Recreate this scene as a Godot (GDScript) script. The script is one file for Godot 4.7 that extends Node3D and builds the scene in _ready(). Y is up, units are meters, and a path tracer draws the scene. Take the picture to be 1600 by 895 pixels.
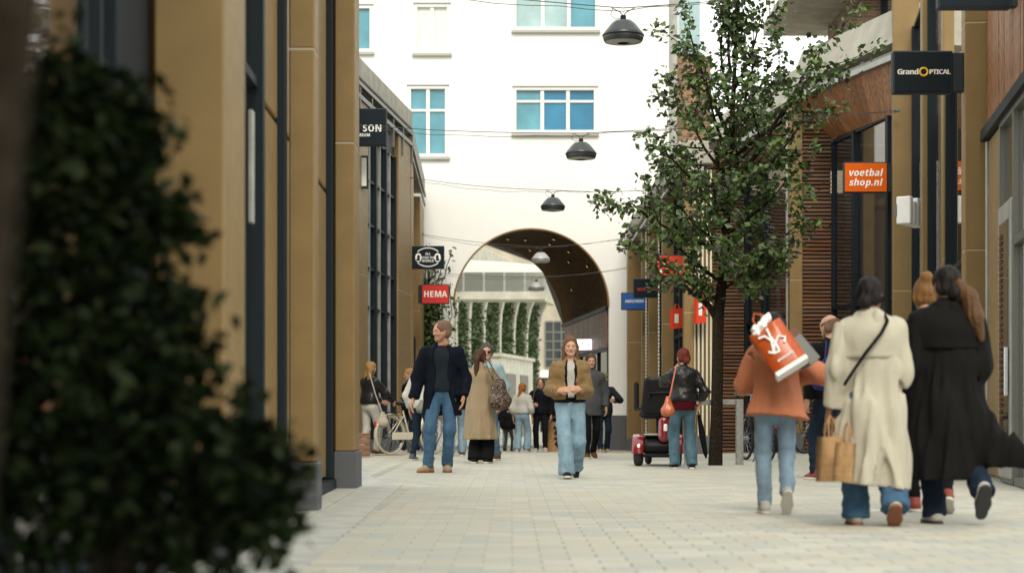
extends Node3D

# A shopping street seen with a long lens from low down: bronze shopfronts on both sides, a white building with an arch at the end.
const F := 3000.0        # focal length in pixels of a 1600 wide picture
const EYE := 0.7         # height of the camera
const HZ := 650.0        # row of the horizon in that picture

var M := {}              # materials by name
var T := {}              # shared noise textures by name
var used := {}           # how often a top-level name was used
var rng := RandomNumberGenerator.new()

# ------------------------------------------------------------------ mesh builder
class MB:
	var v := PackedVector3Array()
	var n := PackedVector3Array()
	var c := PackedColorArray()
	var ix := PackedInt32Array()
	var col := Color(1, 1, 1)
	var colored := false
	func tri(a: Vector3, b: Vector3, d: Vector3) -> void:
		var nn := (b - a).cross(d - a)
		if nn.length_squared() < 1e-16:
			return
		nn = nn.normalized()
		var s := v.size()
		v.append_array([a, b, d])
		n.append_array([nn, nn, nn])
		if colored:
			c.append_array([col, col, col])
		ix.append_array([s, s + 2, s + 1])
	func quad(a: Vector3, b: Vector3, d: Vector3, e: Vector3) -> void:
		var nn := (d - a).cross(e - b)
		if nn.length_squared() < 1e-16:
			return
		nn = nn.normalized()
		var s := v.size()
		v.append_array([a, b, d, e])
		n.append_array([nn, nn, nn, nn])
		if colored:
			c.append_array([col, col, col, col])
		ix.append_array([s, s + 2, s + 1, s, s + 3, s + 2])
	# box given by its centre and three half axes (right-handed)
	func obox(o: Vector3, x: Vector3, y: Vector3, z: Vector3) -> void:
		if x.cross(y).dot(z) < 0:
			z = -z
		var p := []
		for k in 8:
			p.append(o + x * (1 if k & 1 else -1) + y * (1 if k & 2 else -1) + z * (1 if k & 4 else -1))
		quad(p[4], p[5], p[7], p[6])
		quad(p[1], p[0], p[2], p[3])
		quad(p[5], p[1], p[3], p[7])
		quad(p[0], p[4], p[6], p[2])
		quad(p[6], p[7], p[3], p[2])
		quad(p[0], p[1], p[5], p[4])
	func box(o: Vector3, s: Vector3, b := Basis()) -> void:
		obox(o, b.x * s.x * 0.5, b.y * s.y * 0.5, b.z * s.z * 0.5)
	# box with chamfered edges
	func bbox(o: Vector3, s: Vector3, w: float, b := Basis()) -> void:
		var h := s * 0.5
		w = minf(w, minf(h.x, minf(h.y, h.z)) * 0.8)
		var P := func(i: int, sx: float, sy: float, sz: float) -> Vector3:
			var q := Vector3(sx * (h.x - (0.0 if i == 0 else w)), sy * (h.y - (0.0 if i == 1 else w)), sz * (h.z - (0.0 if i == 2 else w)))
			return o + b * q
		for s1 in [-1.0, 1.0]:
			_q(P.call(0, s1, -1, -1), P.call(0, s1, 1, -1), P.call(0, s1, 1, 1), P.call(0, s1, -1, 1), b.x * s1)
			_q(P.call(1, -1, s1, -1), P.call(1, 1, s1, -1), P.call(1, 1, s1, 1), P.call(1, -1, s1, 1), b.y * s1)
			_q(P.call(2, -1, -1, s1), P.call(2, 1, -1, s1), P.call(2, 1, 1, s1), P.call(2, -1, 1, s1), b.z * s1)
			for s2 in [-1.0, 1.0]:
				_q(P.call(0, s1, s2, -1), P.call(0, s1, s2, 1), P.call(1, s1, s2, 1), P.call(1, s1, s2, -1), b.x * s1 + b.y * s2)
				_q(P.call(1, -1, s1, s2), P.call(1, 1, s1, s2), P.call(2, 1, s1, s2), P.call(2, -1, s1, s2), b.y * s1 + b.z * s2)
				_q(P.call(0, s1, -1, s2), P.call(0, s1, 1, s2), P.call(2, s1, 1, s2), P.call(2, s1, -1, s2), b.x * s1 + b.z * s2)
				for s3 in [-1.0, 1.0]:
					var a0: Vector3 = P.call(0, s1, s2, s3)
					var a1: Vector3 = P.call(1, s1, s2, s3)
					var a2: Vector3 = P.call(2, s1, s2, s3)
					if (a1 - a0).cross(a2 - a0).dot(b.x * s1 + b.y * s2 + b.z * s3) > 0:
						tri(a0, a1, a2)
					else:
						tri(a0, a2, a1)
	func _q(a: Vector3, b: Vector3, d: Vector3, e: Vector3, out: Vector3) -> void:
		if (d - a).cross(e - b).dot(out) >= 0:
			quad(a, b, d, e)
		else:
			quad(a, e, d, b)
	# prism over a flat polygon (3-D points) pushed along e
	func prism(pts: Array, e: Vector3) -> void:
		var nn := Vector3.ZERO
		var k := pts.size()
		for i in k:
			nn += (pts[i] as Vector3).cross(pts[(i + 1) % k])
		if nn.dot(e) > 0:
			pts = pts.duplicate()
			pts.reverse()
			nn = -nn
		nn = nn.normalized()
		var ux: Vector3 = ((pts[1] as Vector3) - (pts[0] as Vector3)).normalized()
		var uy := nn.cross(ux)
		var flat := PackedVector2Array()
		for p: Vector3 in pts:
			flat.append(Vector2(p.dot(ux), p.dot(uy)))
		var t := Geometry2D.triangulate_polygon(flat)
		for i in range(0, t.size(), 3):
			var a: Vector3 = pts[t[i]]
			var b: Vector3 = pts[t[i + 1]]
			var d: Vector3 = pts[t[i + 2]]
			if (b - a).cross(d - a).dot(nn) < 0:
				var w := b
				b = d
				d = w
			tri(a, b, d)
			tri(a + e, d + e, b + e)
		for i in k:
			var a: Vector3 = pts[i]
			var b: Vector3 = pts[(i + 1) % k]
			quad(b, a, a + e, b + e)
	# smooth patch: grid of points [rows][cols]
	func grid(g: Array, close_u := false) -> void:
		var rows := g.size()
		var cols: int = g[0].size()
		var s := v.size()
		for r in rows:
			for q in cols:
				var l: Vector3
				var rr: Vector3
				if close_u:
					l = g[r][(q - 1 + cols) % cols]
					rr = g[r][(q + 1) % cols]
				else:
					l = g[r][maxi(q - 1, 0)]
					rr = g[r][mini(q + 1, cols - 1)]
				var d: Vector3 = g[maxi(r - 1, 0)][q]
				var u: Vector3 = g[mini(r + 1, rows - 1)][q]
				var nn := (rr - l).cross(u - d)
				v.append(g[r][q])
				n.append(nn.normalized() if nn.length_squared() > 1e-20 else Vector3.UP)
				if colored:
					c.append(col)
		for r in rows - 1:
			for q in (cols if close_u else cols - 1):
				var q2 := (q + 1) % cols
				var a := s + r * cols + q
				var b := s + r * cols + q2
				var d := s + (r + 1) * cols + q2
				var e := s + (r + 1) * cols + q
				ix.append_array([a, d, b, a, e, d])
	func tube(path: Array, rad, sides := 8, cap := true) -> void:
		var g := []
		var up := Vector3.UP
		var last := Vector3.ZERO
		for i in path.size():
			var t: Vector3 = ((path[mini(i + 1, path.size() - 1)] as Vector3) - (path[maxi(i - 1, 0)] as Vector3)).normalized()
			if i == 0:
				up = Vector3.UP if absf(t.y) < 0.9 else Vector3.RIGHT
			var x := up.cross(t).normalized()
			var y := t.cross(x).normalized()
			up = y
			var r: float = rad[i] if rad is Array else rad
			var row := []
			for q in sides:
				var an := TAU * q / sides
				row.append((path[i] as Vector3) + (x * cos(an) + y * sin(an)) * r)
			g.append(row)
			last = t
		grid(g, true)
		if cap:
			_fan(g[0], path[0], -((path[1] as Vector3) - (path[0] as Vector3)))
			_fan(g[-1], path[-1], last)
	func _fan(ring: Array, mid: Vector3, out: Vector3) -> void:
		var k := ring.size()
		for i in k:
			var a: Vector3 = ring[i]
			var b: Vector3 = ring[(i + 1) % k]
			if (a - mid).cross(b - mid).dot(out) > 0:
				tri(mid, a, b)
			else:
				tri(mid, b, a)
	# lathe: profile of (radius, height) round the axis through o
	func lathe(prof: Array, o: Vector3, b := Basis(), sides := 24) -> void:
		var g := []
		for p: Vector2 in prof:
			var row := []
			for q in sides:
				var an := -TAU * q / sides
				row.append(o + b * Vector3(cos(an) * p.x, p.y, sin(an) * p.x))
			g.append(row)
		grid(g, true)
	func torus(o: Vector3, axis: Vector3, R: float, r: float, seg := 32, sides := 8) -> void:
		var x := (Vector3.UP if absf(axis.y) < 0.9 else Vector3.RIGHT).cross(axis).normalized()
		var y := axis.cross(x).normalized()
		var g := []
		for i in seg + 1:
			var an := TAU * i / seg
			var dirr := x * cos(an) + y * sin(an)
			var row := []
			for q in sides:
				var bn := TAU * q / sides
				row.append(o + dirr * (R + r * cos(bn)) + axis * r * sin(bn))
			g.append(row)
		grid(g, true)
	func ball(o: Vector3, r: Vector3, seg := 14, b := Basis()) -> void:
		var g := []
		var rows := seg / 2
		for i in rows + 1:
			var th := PI * i / rows
			var row := []
			for q in seg:
				var an := -TAU * q / seg
				row.append(o + b * Vector3(cos(an) * sin(th) * r.x, -cos(th) * r.y, sin(an) * sin(th) * r.z))
			g.append(row)
		grid(g, true)
	func mesh() -> ArrayMesh:
		var arr := []
		arr.resize(Mesh.ARRAY_MAX)
		arr[Mesh.ARRAY_VERTEX] = v
		arr[Mesh.ARRAY_NORMAL] = n
		if colored:
			arr[Mesh.ARRAY_COLOR] = c
		arr[Mesh.ARRAY_INDEX] = ix
		var m := ArrayMesh.new()
		m.add_surface_from_arrays(Mesh.PRIMITIVE_TRIANGLES, arr)
		return m

# ------------------------------------------------------------------ distance fields for bodies and cloth
class Sdf:
	const EA := [0, 2, 4, 6, 0, 1, 4, 5, 0, 1, 2, 3]
	const EB := [1, 3, 5, 7, 2, 3, 6, 7, 4, 5, 6, 7]
	var a := PackedVector3Array()
	var ba := PackedVector3Array()
	var inv := PackedFloat32Array()
	var r1 := PackedFloat32Array()
	var r2 := PackedFloat32Array()
	var fl := PackedVector3Array()
	var fk := PackedFloat32Array()
	var kk := PackedFloat32Array()
	var neg := PackedByteArray()
	var cuts := []
	var k := 0.03
	var noise: FastNoiseLite
	var namp := 0.0
	var namp2 := 0.0      # finer creases, level ones
	var nsc2 := Vector3.ONE
	var nsc := Vector3.ONE
	var nlow := 1.0       # share of the fold depth at the top
	var ytop := 1.4
	var ybot := 0.4
	var lo := Vector3(1e9, 1e9, 1e9)
	var hi := Vector3(-1e9, -1e9, -1e9)
	func cap(p: Vector3, q: Vector3, ra: float, rb: float, flat := Vector3.ZERO, kf := 1.0, blend := -1.0, minus := false) -> void:
		var b := q - p
		if flat != Vector3.ZERO:
			flat = flat.normalized()
			b += flat * (b.dot(flat) * (kf - 1.0))
		a.append(p)
		ba.append(b)
		inv.append(1.0 / maxf(b.length_squared(), 1e-9))
		r1.append(ra)
		r2.append(rb)
		fl.append(flat)
		fk.append(kf - 1.0 if flat != Vector3.ZERO else 0.0)
		kk.append(k if blend < 0 else blend)
		neg.append(1 if minus else 0)
		if not minus:
			var m := maxf(ra, rb) * maxf(1.0, 1.0 / minf(kf, 1.0))
			for w in [p, q]:
				lo = lo.min(w - Vector3(m, m, m))
				hi = hi.max(w + Vector3(m, m, m))
	func cut(p: Vector3, nn: Vector3, reach := 9.0) -> void:
		cuts.append([p, nn.normalized(), reach])
	func at(p: Vector3, list: PackedInt32Array) -> float:
		var d := 1e3
		for i in list:
			var pa := p - a[i]
			var f := fk[i]
			if f != 0.0:
				pa += fl[i] * (pa.dot(fl[i]) * f)
			var b := ba[i]
			var t := clampf(pa.dot(b) * inv[i], 0.0, 1.0)
			var e := (pa - b * t).length() - (r1[i] + (r2[i] - r1[i]) * t)
			if neg[i]:
				d = maxf(d, -e)
				continue
			var q := kk[i]
			var h := q - absf(d - e)
			d = minf(d, e)
			if h > 0.0:
				d -= h * h * 0.25 / q
		if namp > 0.0 and absf(d) < 0.08:
			var w := clampf((ytop - p.y) / (ytop - ybot), 0.0, 1.0)
			d += namp * (nlow + (1.0 - nlow) * w) * noise.get_noise_3dv(p * nsc)
			if namp2 > 0.0:
				d += namp2 * w * noise.get_noise_3dv(p * nsc2)
		for q in cuts:
			if q[2] > 5.0 or p.distance_squared_to(q[0]) < q[2] * q[2]:
				d = maxf(d, (p - (q[0] as Vector3)).dot(q[1]))
		return d
	# [vertices, normals, indices] of the surface, by surface nets on cells near it
	func build(cell: float) -> Array:
		var B := 4
		var base := lo - Vector3.ONE * cell * 2.5
		var size := hi - lo + Vector3.ONE * cell * 5.0
		var bx := int(ceil(size.x / cell / B)) + 1
		var by := int(ceil(size.y / cell / B)) + 1
		var bz := int(ceil(size.z / cell / B)) + 1
		var nx := bx * B
		var ny := by * B
		var nz := bz * B
		var sy := nx
		var sz := nx * ny
		var g := PackedFloat32Array()
		g.resize(nx * ny * nz)
		g.fill(1.0)
		var all := PackedInt32Array(range(a.size()))
		var pos := PackedInt32Array()
		for i in a.size():
			pos.append(i)
		var half := cell * B * 0.5
		var reach := half * 1.75 + 0.02
		var live := PackedInt32Array()
		for z in bz:
			for y in by:
				for x in bx:
					var mid := base + Vector3(x * B + B * 0.5 - 0.5, y * B + B * 0.5 - 0.5, z * B + B * 0.5 - 0.5) * cell
					var dm := 1e3
					var ds := PackedFloat32Array()
					ds.resize(a.size())
					for i in a.size():
						var pa := mid - a[i]
						var f := fk[i]
						var sc := 1.0
						if f != 0.0:
							pa += fl[i] * (pa.dot(fl[i]) * f)
							sc = 1.0 + maxf(f, 0.0)
						var b := ba[i]
						var t := clampf(pa.dot(b) * inv[i], 0.0, 1.0)
						var e := (pa - b * t).length() - (r1[i] + (r2[i] - r1[i]) * t)
						e = e / sc if e > 0 else e
						ds[i] = e
						if not neg[i]:
							dm = minf(dm, e)
					if dm > reach + namp:
						continue
					var list := PackedInt32Array()
					for i in a.size():
						if ds[i] < reach * 1.3 + kk[i] + namp + maxf(dm, 0.0) or neg[i]:
							list.append(i)
					var deep := dm < -reach * 2.2 and cuts.is_empty() and not (1 in neg)
					for k2 in B:
						for j in B:
							var at0 := (z * B + k2) * sz + (y * B + j) * sy + x * B
							for i in B:
								if deep:
									g[at0 + i] = -1.0
								else:
									g[at0 + i] = at(base + Vector3(x * B + i, y * B + j, z * B + k2) * cell, list)
					if not deep:
						live.append(x + y * bx + z * bx * by)
		var vid := PackedInt32Array()
		vid.resize(g.size())
		vid.fill(-1)
		var V := PackedVector3Array()
		var cells := PackedInt32Array()
		var off := PackedInt32Array([0, 1, sy, sy + 1, sz, sz + 1, sz + sy, sz + sy + 1])
		var c8 := [Vector3(0, 0, 0), Vector3(1, 0, 0), Vector3(0, 1, 0), Vector3(1, 1, 0), Vector3(0, 0, 1), Vector3(1, 0, 1), Vector3(0, 1, 1), Vector3(1, 1, 1)]
		# cells of live blocks and one layer before them
		for lb in live:
			var x0 := (lb % bx) * B
			var y0 := (lb / bx % by) * B
			var z0 := (lb / bx / by) * B
			for z in range(maxi(z0 - 1, 0), mini(z0 + B, nz - 1)):
				for y in range(maxi(y0 - 1, 0), mini(y0 + B, ny - 1)):
					for x in range(maxi(x0 - 1, 0), mini(x0 + B, nx - 1)):
						var o := x + y * sy + z * sz
						if vid[o] != -1:
							continue
						vid[o] = -2
						var m := 0
						for q in 8:
							if g[o + off[q]] < 0.0:
								m |= 1 << q
						if m == 0 or m == 255:
							continue
						var s := Vector3.ZERO
						var cnt := 0
						for e in 12:
							var p0: int = EA[e]
							var p1: int = EB[e]
							if ((m >> p0) & 1) != ((m >> p1) & 1):
								var v0 := g[o + off[p0]]
								var v1 := g[o + off[p1]]
								s += (c8[p0] as Vector3).lerp(c8[p1], v0 / (v0 - v1))
								cnt += 1
						vid[o] = V.size()
						cells.append(o)
						V.append(base + (Vector3(x, y, z) + s / cnt) * cell)
		var I := PackedInt32Array()
		for o in cells:
			var neg0 := g[o] < 0.0
			for ax in 3:
				var d1: int = [1, sy, sz][ax]
				if o + d1 >= g.size():
					continue
				if neg0 == (g[o + d1] < 0.0):
					continue
				var u: int = [sy, sz, 1][ax]
				var w: int = [sz, 1, sy][ax]
				if o - u - w < 0:
					continue
				var q0 := vid[o]
				var q1 := vid[o - u]
				var q2 := vid[o - u - w]
				var q3 := vid[o - w]
				if q0 < 0 or q1 < 0 or q2 < 0 or q3 < 0:
					continue
				if neg0:
					I.append_array([q0, q2, q1, q0, q3, q2])
				else:
					I.append_array([q0, q1, q2, q0, q2, q3])
		var N := PackedVector3Array()
		N.resize(V.size())
		for i in range(0, I.size(), 3):
			var nn := (V[I[i + 2]] - V[I[i]]).cross(V[I[i + 1]] - V[I[i]])
			N[I[i]] += nn
			N[I[i + 1]] += nn
			N[I[i + 2]] += nn
		for i in N.size():
			N[i] = N[i].normalized() if N[i].length_squared() > 1e-20 else Vector3.UP
		return [V, N, I]

# ------------------------------------------------------------------ placing
func P(px: float, py: float, z: float) -> Vector3:
	return Vector3((px - 800.0) * z / F, EYE + (HZ - py) * z / F, -z)

# height of the street: level near the camera, falling gently towards the arch
func ground_y(z: float) -> float:
	var k := [[0.0, 0.0], [30.0, 0.0], [34.0, 0.02], [37.0, -0.01], [43.0, -0.12], [47.0, -0.17], [52.0, -0.22], [70.0, -0.26], [400.0, -0.3]]
	for i in k.size() - 1:
		if z <= k[i + 1][0]:
			return lerpf(k[i][1], k[i + 1][1], (z - k[i][0]) / (k[i + 1][0] - k[i][0]))
	return -0.3

func numbered(called: String) -> String:
	var k: int = used.get(called, 0)
	used[called] = k + 1
	return called if k == 0 else "%s_%03d" % [called, k]

func thing(called: String, label: String, category: String, at := Vector3.ZERO, turn := 0.0, group := "", kind := "") -> Node3D:
	var o := Node3D.new()
	o.name = numbered(called)
	add_child(o)
	o.position = at
	o.rotation.y = turn
	o.set_meta("label", label)
	o.set_meta("category", category)
	if group:
		o.set_meta("group", group)
	if kind:
		o.set_meta("kind", kind)
	return o

func part(parent: Node3D, called: String, mesh: Mesh, m: Material, at := Vector3.ZERO) -> MeshInstance3D:
	var o := MeshInstance3D.new()
	o.name = called
	o.mesh = mesh
	o.material_override = m
	o.position = at
	o.cast_shadow = GeometryInstance3D.SHADOW_CASTING_SETTING_ON
	parent.add_child(o, true)
	return o

func boxpart(parent: Node3D, called: String, o: Vector3, s: Vector3, m: Material, bevel := 0.0, b := Basis()) -> MeshInstance3D:
	var q := MB.new()
	if bevel > 0:
		q.bbox(o, s, bevel, b)
	else:
		q.box(o, s, b)
	return part(parent, called, q.mesh(), m)

func structure(called: String, mesh: Mesh, m: Material, label: String, category: String) -> MeshInstance3D:
	var o := part(self, called, mesh, m)
	o.set_meta("kind", "structure")
	o.set_meta("label", label)
	o.set_meta("category", category)
	return o

func lettering(parent: Node3D, text: String, at: Vector3, height: float, m: Material, opts := {}) -> MeshInstance3D:
	var f := SystemFont.new()
	f.font_names = PackedStringArray([opts.get("font", "Droid Sans")])
	f.font_weight = opts.get("weight", 700)
	var t := TextMesh.new()
	if opts.has("wide"):
		var fv := FontVariation.new()
		fv.base_font = f
		fv.variation_transform = Transform2D(Vector2(opts.get("wide", 1.0), 0), Vector2(0, 1), Vector2.ZERO)
		t.font = fv
	else:
		t.font = f
	t.text = text
	t.font_size = 32
	t.pixel_size = height / 23.0
	t.depth = opts.get("depth", 0.006)
	t.curve_step = 2.0
	var o := part(parent, "lettering", t, m, at)
	var lean := Basis(Vector3.RIGHT, Vector3(opts.get("slant", 0.0), 1, 0), Vector3.BACK)
	o.basis = Basis(Vector3.UP, opts.get("turn", 0.0)) * lean
	return o

# ------------------------------------------------------------------ materials
func lin(r: float, g: float, b: float) -> Color:
	return Color(r, g, b).linear_to_srgb()

func tex(called: String, freq: float, octaves: int, lo: float, hi: float, kind := FastNoiseLite.TYPE_SIMPLEX_SMOOTH, size := 512, sd := 1) -> ImageTexture:
	if T.has(called):
		return T[called]
	var nz := FastNoiseLite.new()
	nz.noise_type = kind
	nz.seed = sd
	nz.frequency = freq
	nz.fractal_octaves = octaves
	nz.fractal_gain = 0.55
	var im := nz.get_seamless_image(size, size)
	im.convert(Image.FORMAT_L8)
	var d := im.get_data()
	for i in d.size():
		d[i] = int(255.0 * lerpf(lo, hi, d[i] / 255.0))
	T[called] = ImageTexture.create_from_image(Image.create_from_data(size, size, false, Image.FORMAT_L8, d))
	return T[called]

# texture whose pixels come from a function of (u, v) in 0..1
func drawn(called: String, w: int, h: int, f: Callable) -> ImageTexture:
	if T.has(called):
		return T[called]
	var im := Image.create(w, h, false, Image.FORMAT_RGB8)
	for y in h:
		for x in w:
			im.set_pixel(x, y, f.call(x / float(w), y / float(h)))
	T[called] = ImageTexture.create_from_image(im)
	return T[called]

func mat(called: String, c: Color, rough := 0.7, metal := 0.0, o := {}) -> StandardMaterial3D:
	if M.has(called):
		return M[called]
	var m := StandardMaterial3D.new()
	m.resource_name = called
	m.albedo_color = c
	m.roughness = rough
	m.metallic = metal
	m.metallic_specular = o.get("spec", 0.5)
	if o.has("tex"):
		m.albedo_texture = o.tex
	if o.has("tex") or o.has("bump") or o.has("rtex"):
		m.uv1_triplanar = true
		m.uv1_world_triplanar = o.get("world", false)
		var s = o.get("scale", 1.0)
		m.uv1_scale = s if s is Vector3 else Vector3(s, s, s)
	if o.has("rtex"):
		m.roughness_texture = o.rtex
	if o.has("bump"):
		m.heightmap_enabled = true
		m.heightmap_texture = o.bump
		m.heightmap_scale = o.get("depth", 0.2)
	if o.has("alpha"):
		m.transparency = BaseMaterial3D.TRANSPARENCY_ALPHA
		m.albedo_color.a = o.alpha
	if o.has("glow"):
		m.emission_enabled = true
		m.emission = o.glow
		m.emission_energy_multiplier = o.get("energy", 1.0)
	if o.has("back"):
		m.backlight_enabled = true
		m.backlight = o.back
	if o.has("sheen"):
		m.rim_enabled = true
		m.rim = o.sheen
		m.rim_tint = 0.6
	if o.has("coat"):
		m.clearcoat_enabled = true
		m.clearcoat = o.coat
		m.clearcoat_roughness = 0.1
	if o.get("vc", false):
		m.vertex_color_use_as_albedo = true
	M[called] = m
	return m

func make_materials() -> void:
	var cloud := tex("cloud", 0.006, 4, 0.82, 1.0)
	var grain := tex("grain", 0.09, 3, 0.8, 1.0)
	var speck := tex("speck", 0.2, 2, 0.7, 1.0, FastNoiseLite.TYPE_VALUE)
	var weave := tex("weave", 0.35, 2, 0.72, 1.0, FastNoiseLite.TYPE_VALUE, 256)
	var fold := tex("fold", 0.02, 4, 0.0, 1.0)
	var streak := drawn("streak", 256, 256, func(u, v): return Color(1, 1, 1) * (0.86 + 0.14 * hashv(int(u * 256), int(v * 6))))
	var wood := drawn("wood", 512, 128, func(u, v): return wood_tone(u, v))
	mat("bronze", lin(0.25, 0.165, 0.066), 0.55, 0.0, {"tex": tex("bronzec", 0.006, 4, 0.92, 1.0), "scale": 0.55, "world": true, "rtex": tex("rgh", 0.02, 4, 0.75, 1.0), "bump": fold, "depth": 0.12, "spec": 0.38})
	mat("joint", lin(0.42, 0.36, 0.25), 0.5)
	mat("steel_dark", lin(0.018, 0.026, 0.032), 0.5, 0.0, {"spec": 0.25, "tex": grain, "scale": 2.0, "world": true})
	mat("steel_grey", lin(0.2, 0.2, 0.18), 0.42, 0.5, {"tex": grain, "scale": 2.0, "world": true})
	mat("steel_light", lin(0.42, 0.42, 0.39), 0.45, 0.3, {"tex": cloud, "scale": 1.0, "world": true})
	mat("plinth", lin(0.13, 0.135, 0.145), 0.75, 0.0, {"tex": speck, "scale": 3.0, "world": true, "bump": grain, "depth": 0.1})
	mat("concrete", lin(0.42, 0.4, 0.33), 0.85, 0.0, {"tex": cloud, "scale": 0.5, "world": true, "bump": grain, "depth": 0.15})
	mat("plaster", lin(0.8, 0.8, 0.775), 0.9, 0.0, {"tex": tex("plasterc", 0.01, 5, 0.985, 1.0), "scale": 0.3, "world": true, "bump": grain, "depth": 0.2})
	mat("white_paint", lin(0.74, 0.74, 0.7), 0.5)
	mat("cream", lin(0.6, 0.56, 0.44), 0.5)
	mat("sill_stone", lin(0.5, 0.5, 0.45), 0.7, 0.0, {"tex": grain, "scale": 3.0})
	mat("glass", lin(0.02, 0.025, 0.028), 0.03, 0.0, {"alpha": 0.3, "spec": 0.8})
	mat("glass_dark", lin(0.018, 0.026, 0.03), 0.04, 0.0, {"spec": 0.9})
	mat("glass_teal", lin(0.13, 0.37, 0.46), 0.08, 0.0, {"tex": cloud, "scale": 0.25, "world": true})  # window panes: sky reflection and film tint both put into the colour
	mat("glass_blue", lin(0.035, 0.23, 0.4), 0.08, 0.0, {"tex": cloud, "scale": 0.25, "world": true})
	mat("glass_pale", lin(0.42, 0.6, 0.62), 0.12, 0.0, {"tex": cloud, "scale": 0.25, "world": true})
	mat("blind", lin(0.68, 0.7, 0.66), 0.6)
	mat("slat_a", lin(0.24, 0.112, 0.054), 0.62, 0.0, {"spec": 0.3, "tex": wood, "scale": Vector3(0.5, 3, 0.5), "world": true})
	mat("slat_b", lin(0.29, 0.142, 0.072), 0.62, 0.0, {"tex": wood, "scale": Vector3(0.45, 3, 0.6), "world": true})
	mat("slat_c", lin(0.19, 0.09, 0.046), 0.62, 0.0, {"tex": wood, "scale": Vector3(0.55, 3, 0.5), "world": true})
	mat("board_a", lin(0.34, 0.14, 0.048), 0.5, 0.0, {"tex": wood, "scale": Vector3(3, 0.5, 3), "world": true})
	mat("board_b", lin(0.4, 0.175, 0.065), 0.5, 0.0, {"tex": wood, "scale": Vector3(3, 0.45, 3), "world": true})
	mat("board_c", lin(0.27, 0.11, 0.038), 0.5, 0.0, {"tex": wood, "scale": Vector3(3, 0.55, 3), "world": true})
	mat("black_backing", lin(0.02, 0.018, 0.016), 0.9)  # near-black sheet behind the slats
	mat("interior", lin(0.34, 0.29, 0.22), 0.9, 0.0, {"tex": cloud, "scale": 0.8})
	mat("orange_panel", lin(0.42, 0.13, 0.025), 0.6)
	mat("vault", lin(0.17, 0.092, 0.036), 0.5, 0.0, {"spec": 0.02, "tex": tex("vaultc", 0.03, 4, 0.45, 1.0), "scale": Vector3(0.35, 0.35, 0.35), "world": true, "rtex": tex("rgh2", 0.025, 4, 0.7, 1.0)})
	mat("sign_dark", lin(0.011, 0.017, 0.022), 0.5, 0.0, {"spec": 0.2})
	mat("sign_frame", lin(0.03, 0.04, 0.047), 0.5, 0.0, {"spec": 0.25})
	mat("sign_white", lin(0.78, 0.78, 0.76), 0.5)
	mat("sign_red", lin(0.5, 0.022, 0.014), 0.4)
	mat("sign_orange", lin(0.6, 0.1, 0.004), 0.5, 0.0, {"spec": 0.25})
	mat("sign_blue", lin(0.006, 0.075, 0.3), 0.4)
	mat("sign_scarlet", lin(0.66, 0.05, 0.016), 0.5)
	mat("sign_gold", lin(0.7, 0.42, 0.03), 0.4)
	mat("lamp_shell", lin(0.055, 0.06, 0.058), 0.38, 0.4, {"tex": cloud, "scale": 2.0})
	mat("lamp_shell_pale", lin(0.36, 0.36, 0.36), 0.4, 0.3)
	mat("lamp_glass", lin(0.3, 0.3, 0.28), 0.3)
	mat("wire", lin(0.045, 0.04, 0.045), 0.5)
	mat("bark", lin(0.062, 0.049, 0.036), 0.95, 0.0, {"spec": 0.1, "tex": tex("barkc", 0.03, 4, 0.4, 1.0), "scale": Vector3(4, 0.9, 4), "bump": tex("barkb", 0.03, 4, 0.0, 1.0), "depth": 2.5})
	mat("leaf", lin(1, 1, 1), 0.5, 0.0, {"vc": true, "back": lin(0.22, 0.3, 0.08)})
	mat("leaf_dark", lin(1, 1, 1), 0.75, 0.0, {"vc": true, "spec": 0.15})
	mat("rubber", lin(0.018, 0.018, 0.019), 0.75)
	mat("chrome", lin(0.5, 0.5, 0.5), 0.2, 0.95)
	mat("black_plastic", lin(0.01, 0.01, 0.011), 0.45, 0.0, {"spec": 0.3, "tex": grain, "scale": 4.0})
	mat("black_vinyl", lin(0.009, 0.009, 0.01), 0.4, 0.0, {"spec": 0.3})
	mat("red_paint", lin(0.17, 0.005, 0.007), 0.2, 0.0, {"coat": 1.0})
	mat("cream_paint", lin(0.52, 0.49, 0.38), 0.3, 0.0, {"coat": 0.6})
	mat("wicker", lin(0.12, 0.1, 0.09), 0.8)
	mat("galvanised", lin(0.33, 0.33, 0.31), 0.45, 0.5, {"tex": cloud, "scale": 3.0})
	mat("paper_bag", lin(0.4, 0.235, 0.105), 0.85, 0.0, {"tex": cloud, "scale": 3.0, "bump": fold, "depth": 0.35})
	mat("brick_wall", lin(0.2, 0.15, 0.12), 0.9, 0.0, {"tex": cloud, "scale": 0.7})
	mat("terracotta", lin(0.2, 0.1, 0.06), 0.8)

func hashv(x: int, y: int) -> float:
	var h := (x * 374761393 + y * 668265263) & 0x7fffffff
	h = ((h ^ (h >> 13)) * 1274126177) & 0x7fffffff
	return float((h ^ (h >> 16)) & 1023) / 1023.0

func wood_tone(u: float, v: float) -> Color:
	var w := 0.5 + 0.5 * sin(v * 60.0 + 3.0 * sin(u * TAU) + 2.0 * sin(v * TAU * 3.0))
	var s := 0.62 + 0.26 * w + 0.12 * hashv(int(u * 40), int(v * 128))
	return Color(s, s, s)

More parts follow.
